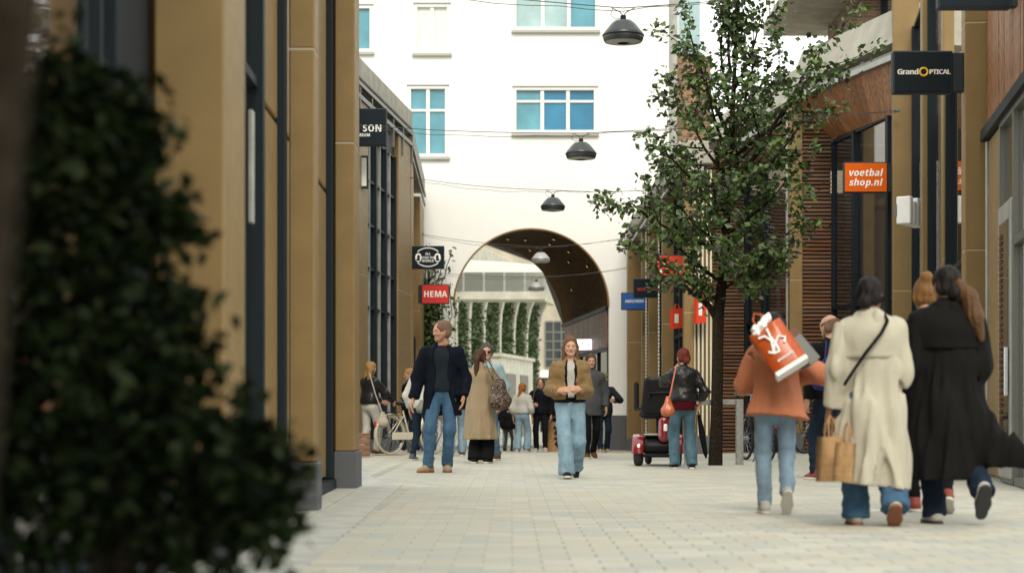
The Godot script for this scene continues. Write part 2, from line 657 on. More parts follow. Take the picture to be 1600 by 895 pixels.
# ------------------------------------------------------------------ facades
class Fac:
	var o: Vector3
	var d: Vector3
	var n: Vector3
	func _init(a: Vector3, b: Vector3, towards: Vector3) -> void:
		o = Vector3(a.x, 0, a.z)
		d = Vector3(b.x - a.x, 0, b.z - a.z).normalized()
		n = Vector3.UP.cross(d)
		if n.dot(towards - o) < 0:
			n = -n
	func at(s: float, y: float, out := 0.0) -> Vector3:
		return o + d * s + Vector3.UP * y + n * out
	# where the line meets the sight line through a column of the picture
	func s_of(px: float) -> float:
		var k := (px - 800.0) / 3000.0
		# o.x + s d.x = -k (o.z + s d.z)
		return (-k * o.z - o.x) / (d.x + k * d.z)

# a piece of a facade: from s0 to s1 along it, y0 to y1 up, out0 to out1 from its line
func fbox(parent: Node3D, called: String, f: Fac, s0: float, s1: float, y0: float, y1: float, o0: float, o1: float, m: Material, bevel := 0.0) -> MeshInstance3D:
	var q := MB.new()
	var mid := f.at((s0 + s1) / 2, (y0 + y1) / 2, (o0 + o1) / 2)
	var b := Basis(f.d, Vector3.UP, f.d.cross(Vector3.UP))
	var sz := Vector3(absf(s1 - s0), y1 - y0, absf(o1 - o0))
	if bevel > 0:
		q.bbox(mid, sz, bevel, b)
	else:
		q.box(mid, sz, b)
	return part(parent, called, q.mesh(), m)

# a bronze pillar of stacked cladding panels on a stone plinth
func pillar(parent: Node3D, f: Fac, s0: float, s1: float, o0: float, o1: float, top: float, foot := -0.05, plinth := 0.36, joints := [3.4]) -> void:
	var p := Node3D.new()
	p.name = "pillar"
	parent.add_child(p, true)
	var y := plinth
	for j in joints + [top]:
		fbox(p, "cladding_panel", f, s0, s1, y, j - 0.008, o0, o1, M.bronze, 0.012)
		fbox(p, "joint_strip", f, s0 + 0.006, s1 - 0.006, j - 0.012, j + 0.004, o0 + 0.006, o1 - 0.004, M.joint)
		y = j
	fbox(p, "plinth", f, s0 - 0.015, s1 + 0.015, foot, plinth, o0 - 0.01, o1 + 0.025, M.plinth, 0.01)

# a glazed bay: panes between mullions and transoms
func glazing(parent: Node3D, f: Fac, ss: Array, ys: Array, out: float, bar: float, deep: float, fm: Material, gm: Material, thick := [], thin: Material = null) -> void:
	var w := Node3D.new()
	w.name = "window"
	parent.add_child(w, true)
	for i in ss.size():
		var b: float = bar * (2.0 if i in thick else 1.0)
		fbox(w, "mullion", f, ss[i] - b / 2, ss[i] + b / 2, ys[0], ys[-1], out - deep / 2, out + deep / 2 + (0.03 if i in thick else 0.0), thin if thin and not (i in thick) else fm)
	for j in ys.size():
		for i in ss.size() - 1:
			fbox(w, "transom", f, ss[i] + bar / 2, ss[i + 1] - bar / 2, ys[j] - bar / 2, ys[j] + bar / 2, out - deep / 2 + 0.004, out + deep / 2 - 0.004, fm)
	for j in ys.size() - 1:
		for i in ss.size() - 1:
			fbox(w, "pane", f, ss[i] + bar / 2, ss[i + 1] - bar / 2, ys[j] + bar / 2, ys[j + 1] - bar / 2, out - 0.012, out + 0.0, gm)

func make_ground() -> void:
	var zs := [-40.0, 0.0, 10.0, 20.0, 30.0, 32.0, 34.0, 35.5, 37.0, 40.0, 43.0, 47.0, 52.0, 60.0, 70.0, 120.0, 400.0]
	var g := []
	for z in zs:
		var row := []
		for x in [-150.0, -20.0, -5.0, 0.0, 5.0, 20.0, 150.0]:
			row.append(Vector3(x, ground_y(z) - 0.006, -z))
		g.append(row)
	var q := MB.new()
	q.grid(g)
	var base := mat("paving_bed", lin(0.46, 0.45, 0.375), 0.9, 0.0, {"tex": T.cloud, "scale": 0.6, "world": true})
	var road := structure("pavement", q.mesh(), base, "pale beige paving of long narrow stones between the shopfronts", "pavement")
	# tones of the stones
	var tones := []
	var names := []
	for t in [[0.56, 0.55, 0.45], [0.6, 0.58, 0.48], [0.53, 0.53, 0.455], [0.58, 0.545, 0.435], [0.5, 0.505, 0.45], [0.62, 0.605, 0.51], [0.55, 0.52, 0.415]]:
		tones.append(Color(t[0], t[1], t[2]))
	var mats := []
	for i in tones.size():
		mats.append(mat("paver_%d" % i, (tones[i] as Color).linear_to_srgb(), 0.72, 0.0, {"tex": T.speck, "scale": 4.0, "world": true, "bump": T.grain, "depth": 0.15}))
	var far := mat("paver_far", lin(1, 1, 1), 0.72, 0.0, {"vc": true, "tex": T.speck, "scale": 4.0, "world": true})
	var nz := FastNoiseLite.new()
	nz.seed = 7
	nz.frequency = 0.22
	var W := 0.28
	var L := 0.2
	var one := MB.new()
	one.bbox(Vector3(0, -0.009, 0), Vector3(W - 0.003, 0.024, L - 0.003), 0.004)
	var stone := one.mesh()
	var rest := MB.new()
	rest.colored = true
	var count := 0
	for r in 235:
		for c in range(-11, 33):
			var x := (c + 0.5 * (r % 2)) * W
			var z := 8.0 + r * L
			if z < 34.0 and x < left_x(z) + (0.4 if z < 19.5 else 0.0):
				continue
			if x > 9.0 or (z > 51 and (x < -1.5 or x > 2.6)):
				continue
			var t := nz.get_noise_2d(x * 2.6, z * 1.1) * 0.5 + 0.5
			var k := clampi(int((t * 0.9 + (hashv(c, r) - 0.5) * 0.75) * tones.size()), 0, tones.size() - 1)
			var near := z > 8.2 and absf(x) < z * 0.268 + 0.1
			if near and count < 300:
				var o := part(road, "paver", stone, mats[k], Vector3(x, 0.0, -z))
				count += 1
			else:
				rest.col = tones[k]
				var hx := (W - 0.003) / 2
				var y0 := ground_y(z - L / 2)
				var y1 := ground_y(z + L / 2)
				var za := -(z - L / 2 + 0.0015)
				var zb := -(z + L / 2 - 0.0015)
				var A := Vector3(x - hx, y0, za)
				var B := Vector3(x + hx, y0, za)
				var C := Vector3(x + hx, y1, zb)
				var D := Vector3(x - hx, y1, zb)
				var dn := Vector3(0, -0.012, 0)
				rest.quad(A, B, C, D)
				rest.quad(A + dn, B + dn, B, A)
				rest.quad(B + dn, C + dn, C, B)
				rest.quad(D + dn, A + dn, A, D)
	var ro := part(road, "pavers_beyond", rest.mesh(), far)
	ro.set_meta("kind", "stuff")
	# grey slabs along the bronze pillars, bending round the corner of the building
	var kerb := Node3D.new()
	kerb.name = "stone_border"
	add_child(kerb)
	kerb.set_meta("kind", "structure")
	kerb.set_meta("label", "band of smooth grey slabs along the foot of the bronze pillars")
	kerb.set_meta("category", "border")
	var sm := mat("slab", lin(0.46, 0.46, 0.41), 0.7, 0.0, {"tex": T.cloud, "scale": 0.7, "world": true, "bump": T.grain, "depth": 0.12})
	var sm2 := mat("slab_pale", lin(0.5, 0.49, 0.42), 0.7, 0.0, {"tex": T.cloud, "scale": 0.6, "world": true, "bump": T.grain, "depth": 0.12})
	var z := 5.0
	while z < 18.4:
		var z2 := z + 1.2
		var pts := []
		for zz in [z + 0.004, z2 - 0.004]:
			pts.append(Vector3(left_x(zz) + 0.42, 0.006, -zz))
		for zz in [z2 - 0.004, z + 0.004]:
			pts.append(Vector3(left_x(zz) + 0.05, 0.006, -zz))
		q = MB.new()
		q.prism(pts, Vector3(0, -0.02, 0))
		part(kerb, "slab", q.mesh(), sm)
		pts = []
		for zz in [z + 0.004, z2 - 0.004]:
			pts.append(Vector3(left_x(zz) + 0.043, 0.006, -zz))
		for zz in [z2 - 0.004, z + 0.004]:
			pts.append(Vector3(left_x(zz) - 0.4, 0.006, -zz))
		q = MB.new()
		q.prism(pts, Vector3(0, -0.02, 0))
		part(kerb, "slab", q.mesh(), sm2)
		z = z2
	var bend := [[18.25, -1.13, -1.95], [18.9, -1.17, -1.95], [19.6, -1.3, -2.05], [20.8, -1.48, -2.15], [23.2, -1.78, -2.4], [26.0, -2.1, -2.7]]
	for i in bend.size() - 1:
		var a: Array = bend[i]
		var b: Array = bend[i + 1]
		q = MB.new()
		q.prism([Vector3(a[1], 0.007, -a[0] - 0.16), Vector3(b[1], 0.007, -b[0] - 0.15), Vector3(b[2], 0.007, -b[0] - 0.15), Vector3(a[2], 0.007, -a[0] - 0.16)], Vector3(0, -0.02, 0))
		part(kerb, "slab", q.mesh(), sm)

func left_x(z: float) -> float:
	return -1.242 - 0.0148 * z

func make_left_near() -> void:
	var b := thing("pillar_building", "bronze building of tall flat pillars on grey stone plinths behind the dark shrub", "building", Vector3(-1.5, 0, -14))
	b.position = Vector3.ZERO
	var f := Fac.new(Vector3(left_x(0), 0, 0), Vector3(left_x(40), 0, -40), Vector3(0, 0, -10))
	pillar(b, f, 9.2, 9.98, -0.34, 0.0, 8.0)
	pillar(b, f, 14.1, 14.42, -0.19, 0.0, 8.0)
	pillar(b, f, 18.45, 19.15, -0.19, 0.0, 8.0, -0.05, 0.36, [3.33])
	pillar(b, f, 4.2, 4.8, -0.34, 0.0, 8.0)
	glazing(b, f, [10.0, 11.85, 12.6], [0.1, 2.87, 5.8, 8.0], -0.28, 0.06, 0.1, M.steel_dark, M.glass, [2])
	fbox(b, "recessed_panel", f, 12.7, 13.96, 0.12, 2.82, -0.3, -0.26, M.bronze, 0.01)
	fbox(b, "recessed_panel", f, 12.7, 13.96, 2.86, 8.0, -0.3, -0.26, M.bronze, 0.01)
	fbox(b, "jamb", f, 13.98, 14.09, 0.1, 8.0, -0.34, -0.2, M.steel_dark, 0.01)
	fbox(b, "recessed_panel", f, 14.44, 18.28, 0.12, 2.82, -0.3, -0.26, M.bronze, 0.01)  # this pair: bronze colour in place of glass mirroring bronze
	fbox(b, "recessed_panel", f, 14.44, 18.28, 2.86, 8.0, -0.3, -0.26, M.bronze, 0.01)
	fbox(b, "jamb", f, 18.3, 18.44, 0.1, 8.0, -0.34, -0.2, M.steel_dark, 0.01)
	glazing(b, f, [4.9, 6.6, 8.1], [0.1, 5.4, 8.0], -0.42, 0.06, 0.1, M.steel_dark, M.glass, [])
	fbox(b, "door_jamb", f, 8.4, 9.17, 0.0, 8.0, -0.46, -0.36, M.steel_dark, 0.01)
	fbox(b, "door_handle", f, 11.9, 12.0, 1.9, 2.6, -0.22, -0.19, M.steel_light, 0.005)
	for s in [[10.0, 14.05], [14.45, 18.4], [4.9, 9.17]]:
		fbox(b, "threshold", f, s[0], s[1], -0.03, 0.1, -0.36, -0.17, M.steel_dark)
	fbox(b, "back_wall", f, -4, 19.1, -0.1, 8.0, -4.4, -4.2, M.interior)
	fbox(b, "shop_floor", f, -4, 19.0, -0.1, 0.02, -4.2, -0.46, M.interior)
	fbox(b, "end_wall", f, 18.9, 19.1, -0.1, 8.0, -4.2, -0.2, M.bronze)
	fbox(b, "roof", f, -4, 19.3, 8.0, 8.4, -4.4, 0.15, M.concrete)
	fbox(b, "display_wall", f, 11.0, 11.2, 1.0, 4.6, -1.9, -1.0, M.orange_panel)
	fbox(b, "display_column", f, 10.3, 10.5, 2.6, 5.0, -0.95, -0.72, M.white_paint, 0.02)

func make_left_far() -> void:
	var b := thing("steel_window_building", "bronze building with tall dark steel window grid and concrete roof edge", "building")
	var K := Vector3(-2.187, 0, -41)
	var f := Fac.new(K + Vector3(-0.6, 0, 6.0), K, Vector3(0, 0, -30))
	var e := f.d.dot(K - f.o)
	var s0 := f.s_of(573.0)
	var s1 := f.s_of(621.0)
	pillar(b, f, s0 - 0.95, s0, -0.25, 0.02, 6.45, -0.1, 0.3, [3.3])
	pillar(b, f, s1, e - 0.02, -0.25, 0.02, 6.45, -0.2, 0.3, [3.3])
	var ss := []
	for i in 7:
		ss.append(lerpf(s0 + 0.03, s1 - 0.03, i / 6.0))
	glazing(b, f, ss, [0.25, 2.76, 3.5, 4.33, 5.16, 6.0], -0.1, 0.045, 0.1, M.steel_dark, M.glass_dark, [0, 2, 4, 6], M.steel_light)
	fbox(b, "stall_riser", f, s0, s1, -0.2, 0.25, -0.2, -0.03, M.plinth)
	fbox(b, "window_head", f, s0, s1, 6.04, 6.44, -0.2, -0.08, M.steel_dark)
	fbox(b, "roof_rail", f, s0 - 4, e, 6.46, 6.54, 0.0, 0.06, M.steel_grey)
	fbox(b, "roof_rail", f, s0 - 4, e, 6.68, 6.75, 0.0, 0.08, M.steel_grey)
	for i in 6:
		var s := s0 - 1.0 + i * 1.25
		fbox(b, "rail_post", f, s, s + 0.06, 6.1, 6.7, 0.0, 0.06, M.steel_grey)
	fbox(b, "roof_edge", f, s0 - 5, e - 0.02, 6.82, 7.2, -2.5, 0.06, M.concrete, 0.02)
	fbox(b, "body", f, s0 - 5, e - 0.2, -0.2, 6.8, -3.0, -0.3, M.interior)
	# the part that runs along the street to the white building
	var g := Fac.new(K, K + Vector3(-0.163, 0, -10), Vector3(0, 0, -30))
	pillar(b, g, 0.02, 1.3, -0.3, 0.03, 6.4, -0.3, 0.25, [3.3])
	pillar(b, g, 1.9, 3.0, -0.3, -0.02, 6.3, -0.3, 0.25, [3.3])
	pillar(b, g, 6.2, 9.2, -0.3, 0.03, 6.1, -0.3, 0.25, [3.3])
	fbox(b, "orange_panel", g, 3.2, 6.0, -0.2, 5.6, -0.26, -0.18, M.orange_panel)
	glazing(b, g, [3.1, 4.1, 5.1, 6.1], [0.0, 2.6], -0.12, 0.05, 0.08, M.steel_dark, M.glass_dark)
	fbox(b, "roof_rail", g, 0.1, 9.4, 6.44, 6.52, 0.03, 0.08, M.steel_grey)
	fbox(b, "roof_edge", g, 0.0, 9.6, 6.56, 6.95, -2.5, 0.05, M.concrete, 0.02)
	fbox(b, "roof_rail", g, 0.1, 9.4, 6.2, 6.26, 0.03, 0.07, M.steel_grey)
	fbox(b, "body", g, 0.3, 9.4, -0.3, 6.5, -3.0, -0.35, M.interior)

# a window of the white wall: outer frame, bars, panes, sill
func wall_window(parent: Node3D, r: Rect2, cols: int, bar_y: float, glass: Array, z: float) -> void:
	var w := Node3D.new()
	w.name = "window"
	parent.add_child(w, true)
	var q := MB.new()
	var x0 := r.position.x
	var y0 := r.position.y
	var x1 := r.end.x
	var y1 := r.end.y
	var t := 0.085
	for b in [[x0, y0, x1, y0 + t], [x0, y1 - t, x1, y1], [x0, y0 + t, x0 + t, y1 - t], [x1 - t, y0 + t, x1, y1 - t]]:
		q.bbox(Vector3((b[0] + b[2]) / 2, (b[1] + b[3]) / 2, z - 0.06), Vector3(b[2] - b[0], b[3] - b[1], 0.14), 0.012)
	part(w, "frame", q.mesh(), M.white_paint)
	var cw := (x1 - x0 - 2 * t) / cols
	for i in range(1, cols):
		boxpart(w, "mullion", Vector3(x0 + t + cw * i, (y0 + y1) / 2, z - 0.07), Vector3(0.1, y1 - y0 - 2 * t, 0.1), M.white_paint, 0.01)
	for i in cols:
		var xa := x0 + t + cw * i + (0.05 if i else 0.0)
		var xb := x0 + t + cw * (i + 1) - (0.05 if i < cols - 1 else 0.0)
		if bar_y > 0:
			boxpart(w, "glazing_bar", Vector3((xa + xb) / 2, bar_y, z - 0.075), Vector3(xb - xa, 0.07, 0.07), M.white_paint, 0.008)
			boxpart(w, "pane", Vector3((xa + xb) / 2, (y0 + t + bar_y - 0.035) / 2, z - 0.09), Vector3(xb - xa, bar_y - 0.035 - y0 - t, 0.012), glass[i])
			boxpart(w, "pane", Vector3((xa + xb) / 2, (y1 - t + bar_y + 0.035) / 2, z - 0.09), Vector3(xb - xa, y1 - t - bar_y - 0.035, 0.012), glass[i])
		else:
			boxpart(w, "pane", Vector3((xa + xb) / 2, (y0 + y1) / 2, z - 0.09), Vector3(xb - xa, y1 - y0 - 2 * t, 0.012), glass[i])
	boxpart(w, "sill", Vector3((x0 + x1) / 2, y0 - 0.045, z + 0.02), Vector3(x1 - x0 + 0.1, 0.085, 0.16), M.sill_stone, 0.012)
	boxpart(w, "head_trim", Vector3((x0 + x1) / 2, y1 + 0.02, z + 0.01), Vector3(x1 - x0 + 0.06, 0.035, 0.06), M.sill_stone, 0.006)

func make_white_building() -> void:
	var b := thing("white_building", "white plastered building with blue windows and a round arch through it", "building")
	var z := -51.0
	var k := 51.0 / F
	var R := func(x0: float, y0: float, x1: float, y1: float) -> Rect2:
		var a := P(x0, y1, 51.0)
		var c := P(x1, y0, 51.0)
		return Rect2(a.x, a.y, c.x - a.x, c.y - a.y)
	var wins := [
		[R.call(802, 136, 933, 208), 3, P(0, 158, 51).y, [M.glass_teal, M.glass_blue, M.glass_blue]],
		[R.call(802, -40, 935, 47), 3, 0.0, [M.glass_pale, M.glass_pale, M.glass_teal]],
		[R.call(637, 134, 700, 245), 2, P(0, 172, 51).y, [M.glass_teal, M.glass_teal]],
		[R.call(647, 6, 703, 83), 2, 0.0, [M.blind, M.blind]],
		[R.call(525, 8, 582, 81), 2, 0.0, [M.glass_teal, M.glass_teal]],
	]
	var q := MB.new()
	var C := Vector2(0.51, 3.61)
	var rad := 2.07
	var ysplit := 7.3
	var pts := [Vector3(-9, -0.5, z), Vector3(C.x - rad, -0.5, z)]
	for i in 49:
		var an := PI - PI * i / 48.0
		pts.append(Vector3(C.x + cos(an) * rad, C.y + sin(an) * rad, z))
	pts.append_array([Vector3(C.x + rad, -0.5, z), Vector3(4.17, -0.5, z), Vector3(4.17, ysplit, z), Vector3(-9, ysplit, z)])
	q.prism(pts, Vector3(0, 0, -0.4))
	var xs := [-9.0, 4.17]
	var ys := [ysplit, 14.0]
	for w in wins:
		var r: Rect2 = w[0]
		xs.append_array([r.position.x, r.end.x])
		ys.append_array([r.position.y, r.end.y])
	xs.sort()
	ys.sort()
	for i in xs.size() - 1:
		for j in ys.size() - 1:
			var cx: float = (xs[i] + xs[i + 1]) / 2
			var cy: float = (ys[j] + ys[j + 1]) / 2
			var hole := false
			for w in wins:
				if (w[0] as Rect2).has_point(Vector2(cx, cy)):
					hole = true
			if not hole and xs[i + 1] - xs[i] > 0.001 and ys[j + 1] - ys[j] > 0.001:
				q.box(Vector3(cx, cy, z - 0.2), Vector3(xs[i + 1] - xs[i], ys[j + 1] - ys[j], 0.4))
	part(b, "wall", q.mesh(), M.plaster)
	for w in wins:
		wall_window(b, w[0], w[1], w[2], w[3], z)
	boxpart(b, "room_wall", Vector3(-2.4, 10.6, z - 1.0), Vector3(13, 6.6, 0.1), M.interior)
	# grey painted foot of the piers
	boxpart(b, "wall_base", Vector3((C.x + rad + 4.17) / 2 + 0.005, 0.22, z + 0.006), Vector3(4.17 - C.x - rad - 0.01, 1.0, 0.016), M.plinth)
	# metal rim and the lining of the passage, which widens to the far side
	q = MB.new()
	var rim := []
	for i in 49:
		var an := PI - PI * i / 48.0
		rim.append(Vector3(C.x + cos(an) * (rad - 0.01), C.y + sin(an) * (rad - 0.01), z + 0.015))
	q.tube(rim, 0.028, 6)
	part(b, "arch_rim", q.mesh(), M.bronze)
	q = MB.new()
	var g := []
	var C2 := Vector2(-1.1, 3.55)
	for j in 13:
		var t := j / 12.0
		var row := []
		for i in 49:
			var an := PI * i / 48.0
			var cc := C.lerp(C2, t)
			var rr := lerpf(rad - 0.012, 2.75, t)
			row.append(Vector3(cc.x + cos(an) * rr, cc.y + sin(an) * rr, z - 11.0 * t))
		g.append(row)
	q.grid(g)
	part(b, "vault", q.mesh(), M.vault)
	q = MB.new()
	q.prism([Vector3(-9, 3.55, z - 11), Vector3(C2.x - 2.78, 3.55, z - 11), Vector3(C2.x - 2.0, 5.6, z - 11), Vector3(C2.x, 6.34, z - 11), Vector3(C2.x + 2.0, 5.6, z - 11), Vector3(C2.x + 2.78, 3.55, z - 11), Vector3(4.17, 3.55, z - 11), Vector3(4.17, 12, z - 11), Vector3(-9, 12, z - 11)], Vector3(0, 0, -0.3))
	part(b, "rear_wall", q.mesh(), M.plaster)
	boxpart(b, "roof", Vector3(-2.4, 14.1, z - 5.6), Vector3(13.4, 0.3, 11.6), M.concrete)
	boxpart(b, "side_wall", Vector3(4.02, 8.0, z - 5.9), Vector3(0.3, 12, 10.9), M.plaster)
	# upright boards and shop windows below the vault on the right
	var f := Fac.new(Vector3(C.x + rad - 0.02, 0, z - 0.4), Vector3(C2.x + 2.73, 0, z - 11), Vector3(0, 0, -56))
	for i in 20:
		var s := 0.1 + i * 0.5
		fbox(b, "board", f, s, s + 0.46, 2.55, 3.6, -0.06, 0.0 + 0.012 * hashv(i, 3), M.board_c)
	fbox(b, "board_rail", f, 0.0, 10.5, 3.54, 3.66, -0.02, 0.05, M.steel_dark)
	glazing(b, f, [0.1, 2.1, 4.1, 6.1, 8.1, 10.1], [-0.1, 2.5], -0.05, 0.08, 0.1, M.steel_dark, M.glass_dark)
	var h := Fac.new(Vector3(C.x - rad + 0.02, 0, z - 0.4), Vector3(C2.x - 2.73, 0, z - 11), Vector3(0, 0, -56))
	fbox(b, "passage_wall", h, 0.0, 10.6, -0.4, 3.6, -0.2, 0.0, M.plaster)
	# small lamps let into the vault
	var glow := mat("downlight_glow", lin(0.9, 0.7, 0.35), 0.4, 0.0, {"glow": lin(1.0, 0.72, 0.32), "energy": 0.35})
	for d in [[0.12, 34], [0.3, 62], [0.14, 66], [0.35, 42], [0.2, 50], [0.45, 75], [0.55, 84], [0.6, 22], [0.5, 100], [0.7, 62]]:
		var t: float = d[0]
		var an := deg_to_rad(d[1])
		var cc := C.lerp(C2, t)
		var rr := lerpf(rad, 2.75, t) - 0.02
		var inw := Vector3(-cos(an), -sin(an), 0)
		var p := Vector3(cc.x + cos(an) * rr, cc.y + sin(an) * rr, z - 11.0 * t)
		q = MB.new()
		q.tube([p, p + inw * 0.04], 0.05, 12)
		var lamp := part(b, "downlight", q.mesh(), M.steel_dark)
		q = MB.new()
		q.tube([p + inw * 0.04, p + inw * 0.046], 0.034, 12)
		part(lamp, "downlight_lens", q.mesh(), glow)

func make_beyond() -> void:
	# ribbed building with planted walls behind the arch
	var b := thing("ribbed_building", "pale building with tall curved ribs and planted green walls beyond the arch", "building")
	var f := Fac.new(Vector3(-4.69, 0, -70), Vector3(1.99, 0, -111), Vector3(6, 0, -80))
	var ivory := mat("ivory", lin(0.62, 0.6, 0.5), 0.7, 0.0, {"tex": T.cloud, "scale": 0.3, "world": true})
	fbox(b, "wall", f, 0, 41.5, -0.4, 7.1, -0.9, -0.5, ivory)
	fbox(b, "cornice", f, 0, 41.5, 7.1, 8.4, -0.9, 0.5, ivory, 0.02)
	var leafm: Material = M.leaf
	var r := RandomNumberGenerator.new()
	r.seed = 5
	for x in [690.0, 712.0, 733.0, 756.0, 781.0, 803.0, 823.0, 842.0]:
		var s := f.s_of(x)
		var prof := [f.at(s, -0.4, -0.5), f.at(s, -0.4, 0.0), f.at(s, 5.0, 0.0), f.at(s, 5.8, 0.05), f.at(s, 6.5, 0.2), f.at(s, 7.1, 0.48), f.at(s, 7.1, -0.5)]
		var q := MB.new()
		q.prism(prof, f.d * 0.5)
		part(b, "rib", q.mesh(), ivory)
		if x < 830:
			q = MB.new()
			q.colored = true
			for i in 2300:
				var ss := s + 0.55 + r.randf() * 3.9
				var yy := 1.6 + r.randf() * 5.4
				var p := f.at(ss, yy, -0.34 + r.randf() * 0.34)
				leaf(q, p, 0.13 + r.randf() * 0.12, r, Color(0.07, 0.115, 0.03).lerp(Color(0.03, 0.05, 0.015), r.randf()))
			var gp := part(b, "green_wall", q.mesh(), leafm)
			gp.set_meta("kind", "stuff")
	# low block with a roller door in front of the ribs
	var low := thing("low_block", "small pale block with two grey doors below the planted walls", "building")
	var A := P(783, 650, 84)
	var g := Fac.new(Vector3(A.x, 0, -84), Vector3(A.x + 1.5, 0, -92), Vector3(6, 0, -80))
	fbox(low, "wall", g, 0.0, 8.0, -0.4, 3.3, -0.5, 0.0, ivory)
	fbox(low, "coping", g, -0.1, 8.1, 3.3, 3.45, -0.6, 0.1, ivory)
	fbox(low, "door", g, 1.2, 3.4, -0.3, 2.6, 0.0, 0.04, M.steel_grey)
	fbox(low, "door", g, 4.6, 6.6, -0.3, 2.6, 0.0, 0.04, M.steel_grey)
	# footbridge of glass over the street behind
	var br := thing("glass_footbridge", "glazed footbridge with white roof crossing high behind the arch", "footbridge")
	var L := P(660, 0, 74).x
	var Rx := P(852, 0, 74).x
	var bw := Rx - L
	boxpart(br, "deck", Vector3((L + Rx) / 2, 5.35, -75), Vector3(bw, 0.3, 2.0), ivory)
	q_roof(br, L, Rx)
	for i in 7:
		var x := L + bw * i / 6.0
		boxpart(br, "post", Vector3(x, 5.87, -74.05), Vector3(0.09, 0.74, 0.09), M.steel_light)
		if i < 6:
			boxpart(br, "pane", Vector3(x + bw / 12.0, 5.87, -74.05), Vector3(bw / 6.0 - 0.09, 0.74, 0.02), mat("glass_clear", lin(0.4, 0.42, 0.38), 0.05, 0.0, {"alpha": 0.15}))
	boxpart(br, "rear_wall", Vector3((L + Rx) / 2, 5.87, -76.0), Vector3(bw, 0.74, 0.05), ivory)
	# beige building that closes the view, with a barred window
	var e := thing("beige_building", "beige building with dark gridded window closing the view beyond the arch", "building")
	var beige := mat("beige_wall", lin(0.5, 0.45, 0.35), 0.85, 0.0, {"tex": T.cloud, "scale": 0.15, "world": true, "bump": T.grain, "depth": 0.3})
	boxpart(e, "wall", Vector3(2, 8, -118.5), Vector3(40, 18, 1), beige)
	boxpart(e, "string_course", Vector3(2, 7.9, -117.9), Vector3(40, 0.3, 0.3), ivory)
	var h := Fac.new(Vector3(P(852, 0, 118).x, 0, -118), Vector3(9, 0, -118), Vector3(0, 0, 0))
	glazing(e, h, [0.0, 0.5, 1.0, 1.5, 2.0], [3.7, 4.2, 4.75, 5.3, 5.85, 6.5], 0.06, 0.09, 0.14, M.steel_grey, M.glass_dark)
	fbox(e, "entrance", h, -1.2, 2.2, -0.4, 3.0, 0.0, 0.4, M.steel_grey)
	fbox(e, "door", h, -0.6, 1.4, -0.3, 2.5, 0.4, 0.45, M.steel_dark)
	fbox(e, "entrance_canopy", h, -1.2, 2.6, 3.05, 3.5, 0.0, 1.0, M.white_paint)

func q_roof(br: Node3D, L: float, Rx: float) -> void:
	var q := MB.new()
	var pts := []
	for i in 13:
		var t := i / 12.0
		pts.append(Vector3(lerpf(L, Rx, t), 6.75 - 0.25 * t * t, -74.0))
	pts.append(Vector3(Rx, 6.24, -74.0))
	pts.append(Vector3(L, 6.24, -74.0))
	q.prism(pts, Vector3(0, 0, -2.2))
	part(br, "roof", q.mesh(), M.white_paint)

func leaf(q: MB, p: Vector3, s: float, r: RandomNumberGenerator, c: Color, droop := 0.0) -> void:
	var ax := Vector3(r.randf_range(-1, 1), r.randf_range(-0.7, 0.5) - droop, r.randf_range(-1, 1)).normalized()
	var sd := ax.cross(Vector3(r.randf_range(-1, 1), r.randf_range(0.1, 1.2), r.randf_range(-1, 1))).normalized()
	var nn := ax.cross(sd)
	q.col = c
	var w := sd * s * 0.36
	var m := p + ax * s * 0.45
	var tip := p + ax * s
	q.tri(p, m + w + nn * s * 0.09, m)
	q.tri(p, m, m - w + nn * s * 0.09)
	q.tri(m, m + w + nn * s * 0.09, tip)
	q.tri(m, tip, m - w + nn * s * 0.09)

# a wall of level wooden slats before a dark backing
func slat_wall(parent: Node3D, f: Fac, s0: float, s1: float, y0: float, y1: float) -> void:
	var w := Node3D.new()
	w.name = "slat_wall"
	parent.add_child(w, true)
	fbox(w, "backing", f, s0, s1, y0, y1, -0.1, -0.045, M.black_backing)
	var b := Basis(f.d, Vector3.UP, f.d.cross(Vector3.UP))
	var q := MB.new()
	q.box(Vector3.ZERO, Vector3(s1 - s0, 0.046, 0.04), b)
	var m := q.mesh()
	var y := y0 + 0.03
	var i := 0
	while y < y1:
		var k := hashv(i, int(s1 * 10))
		part(w, "slat", m, [M.slat_a, M.slat_b, M.slat_c][int(k * 2.99)], f.at((s0 + s1) / 2, y, -0.012 + 0.012 * hashv(i, 5)))
		y += 0.077
		i += 1

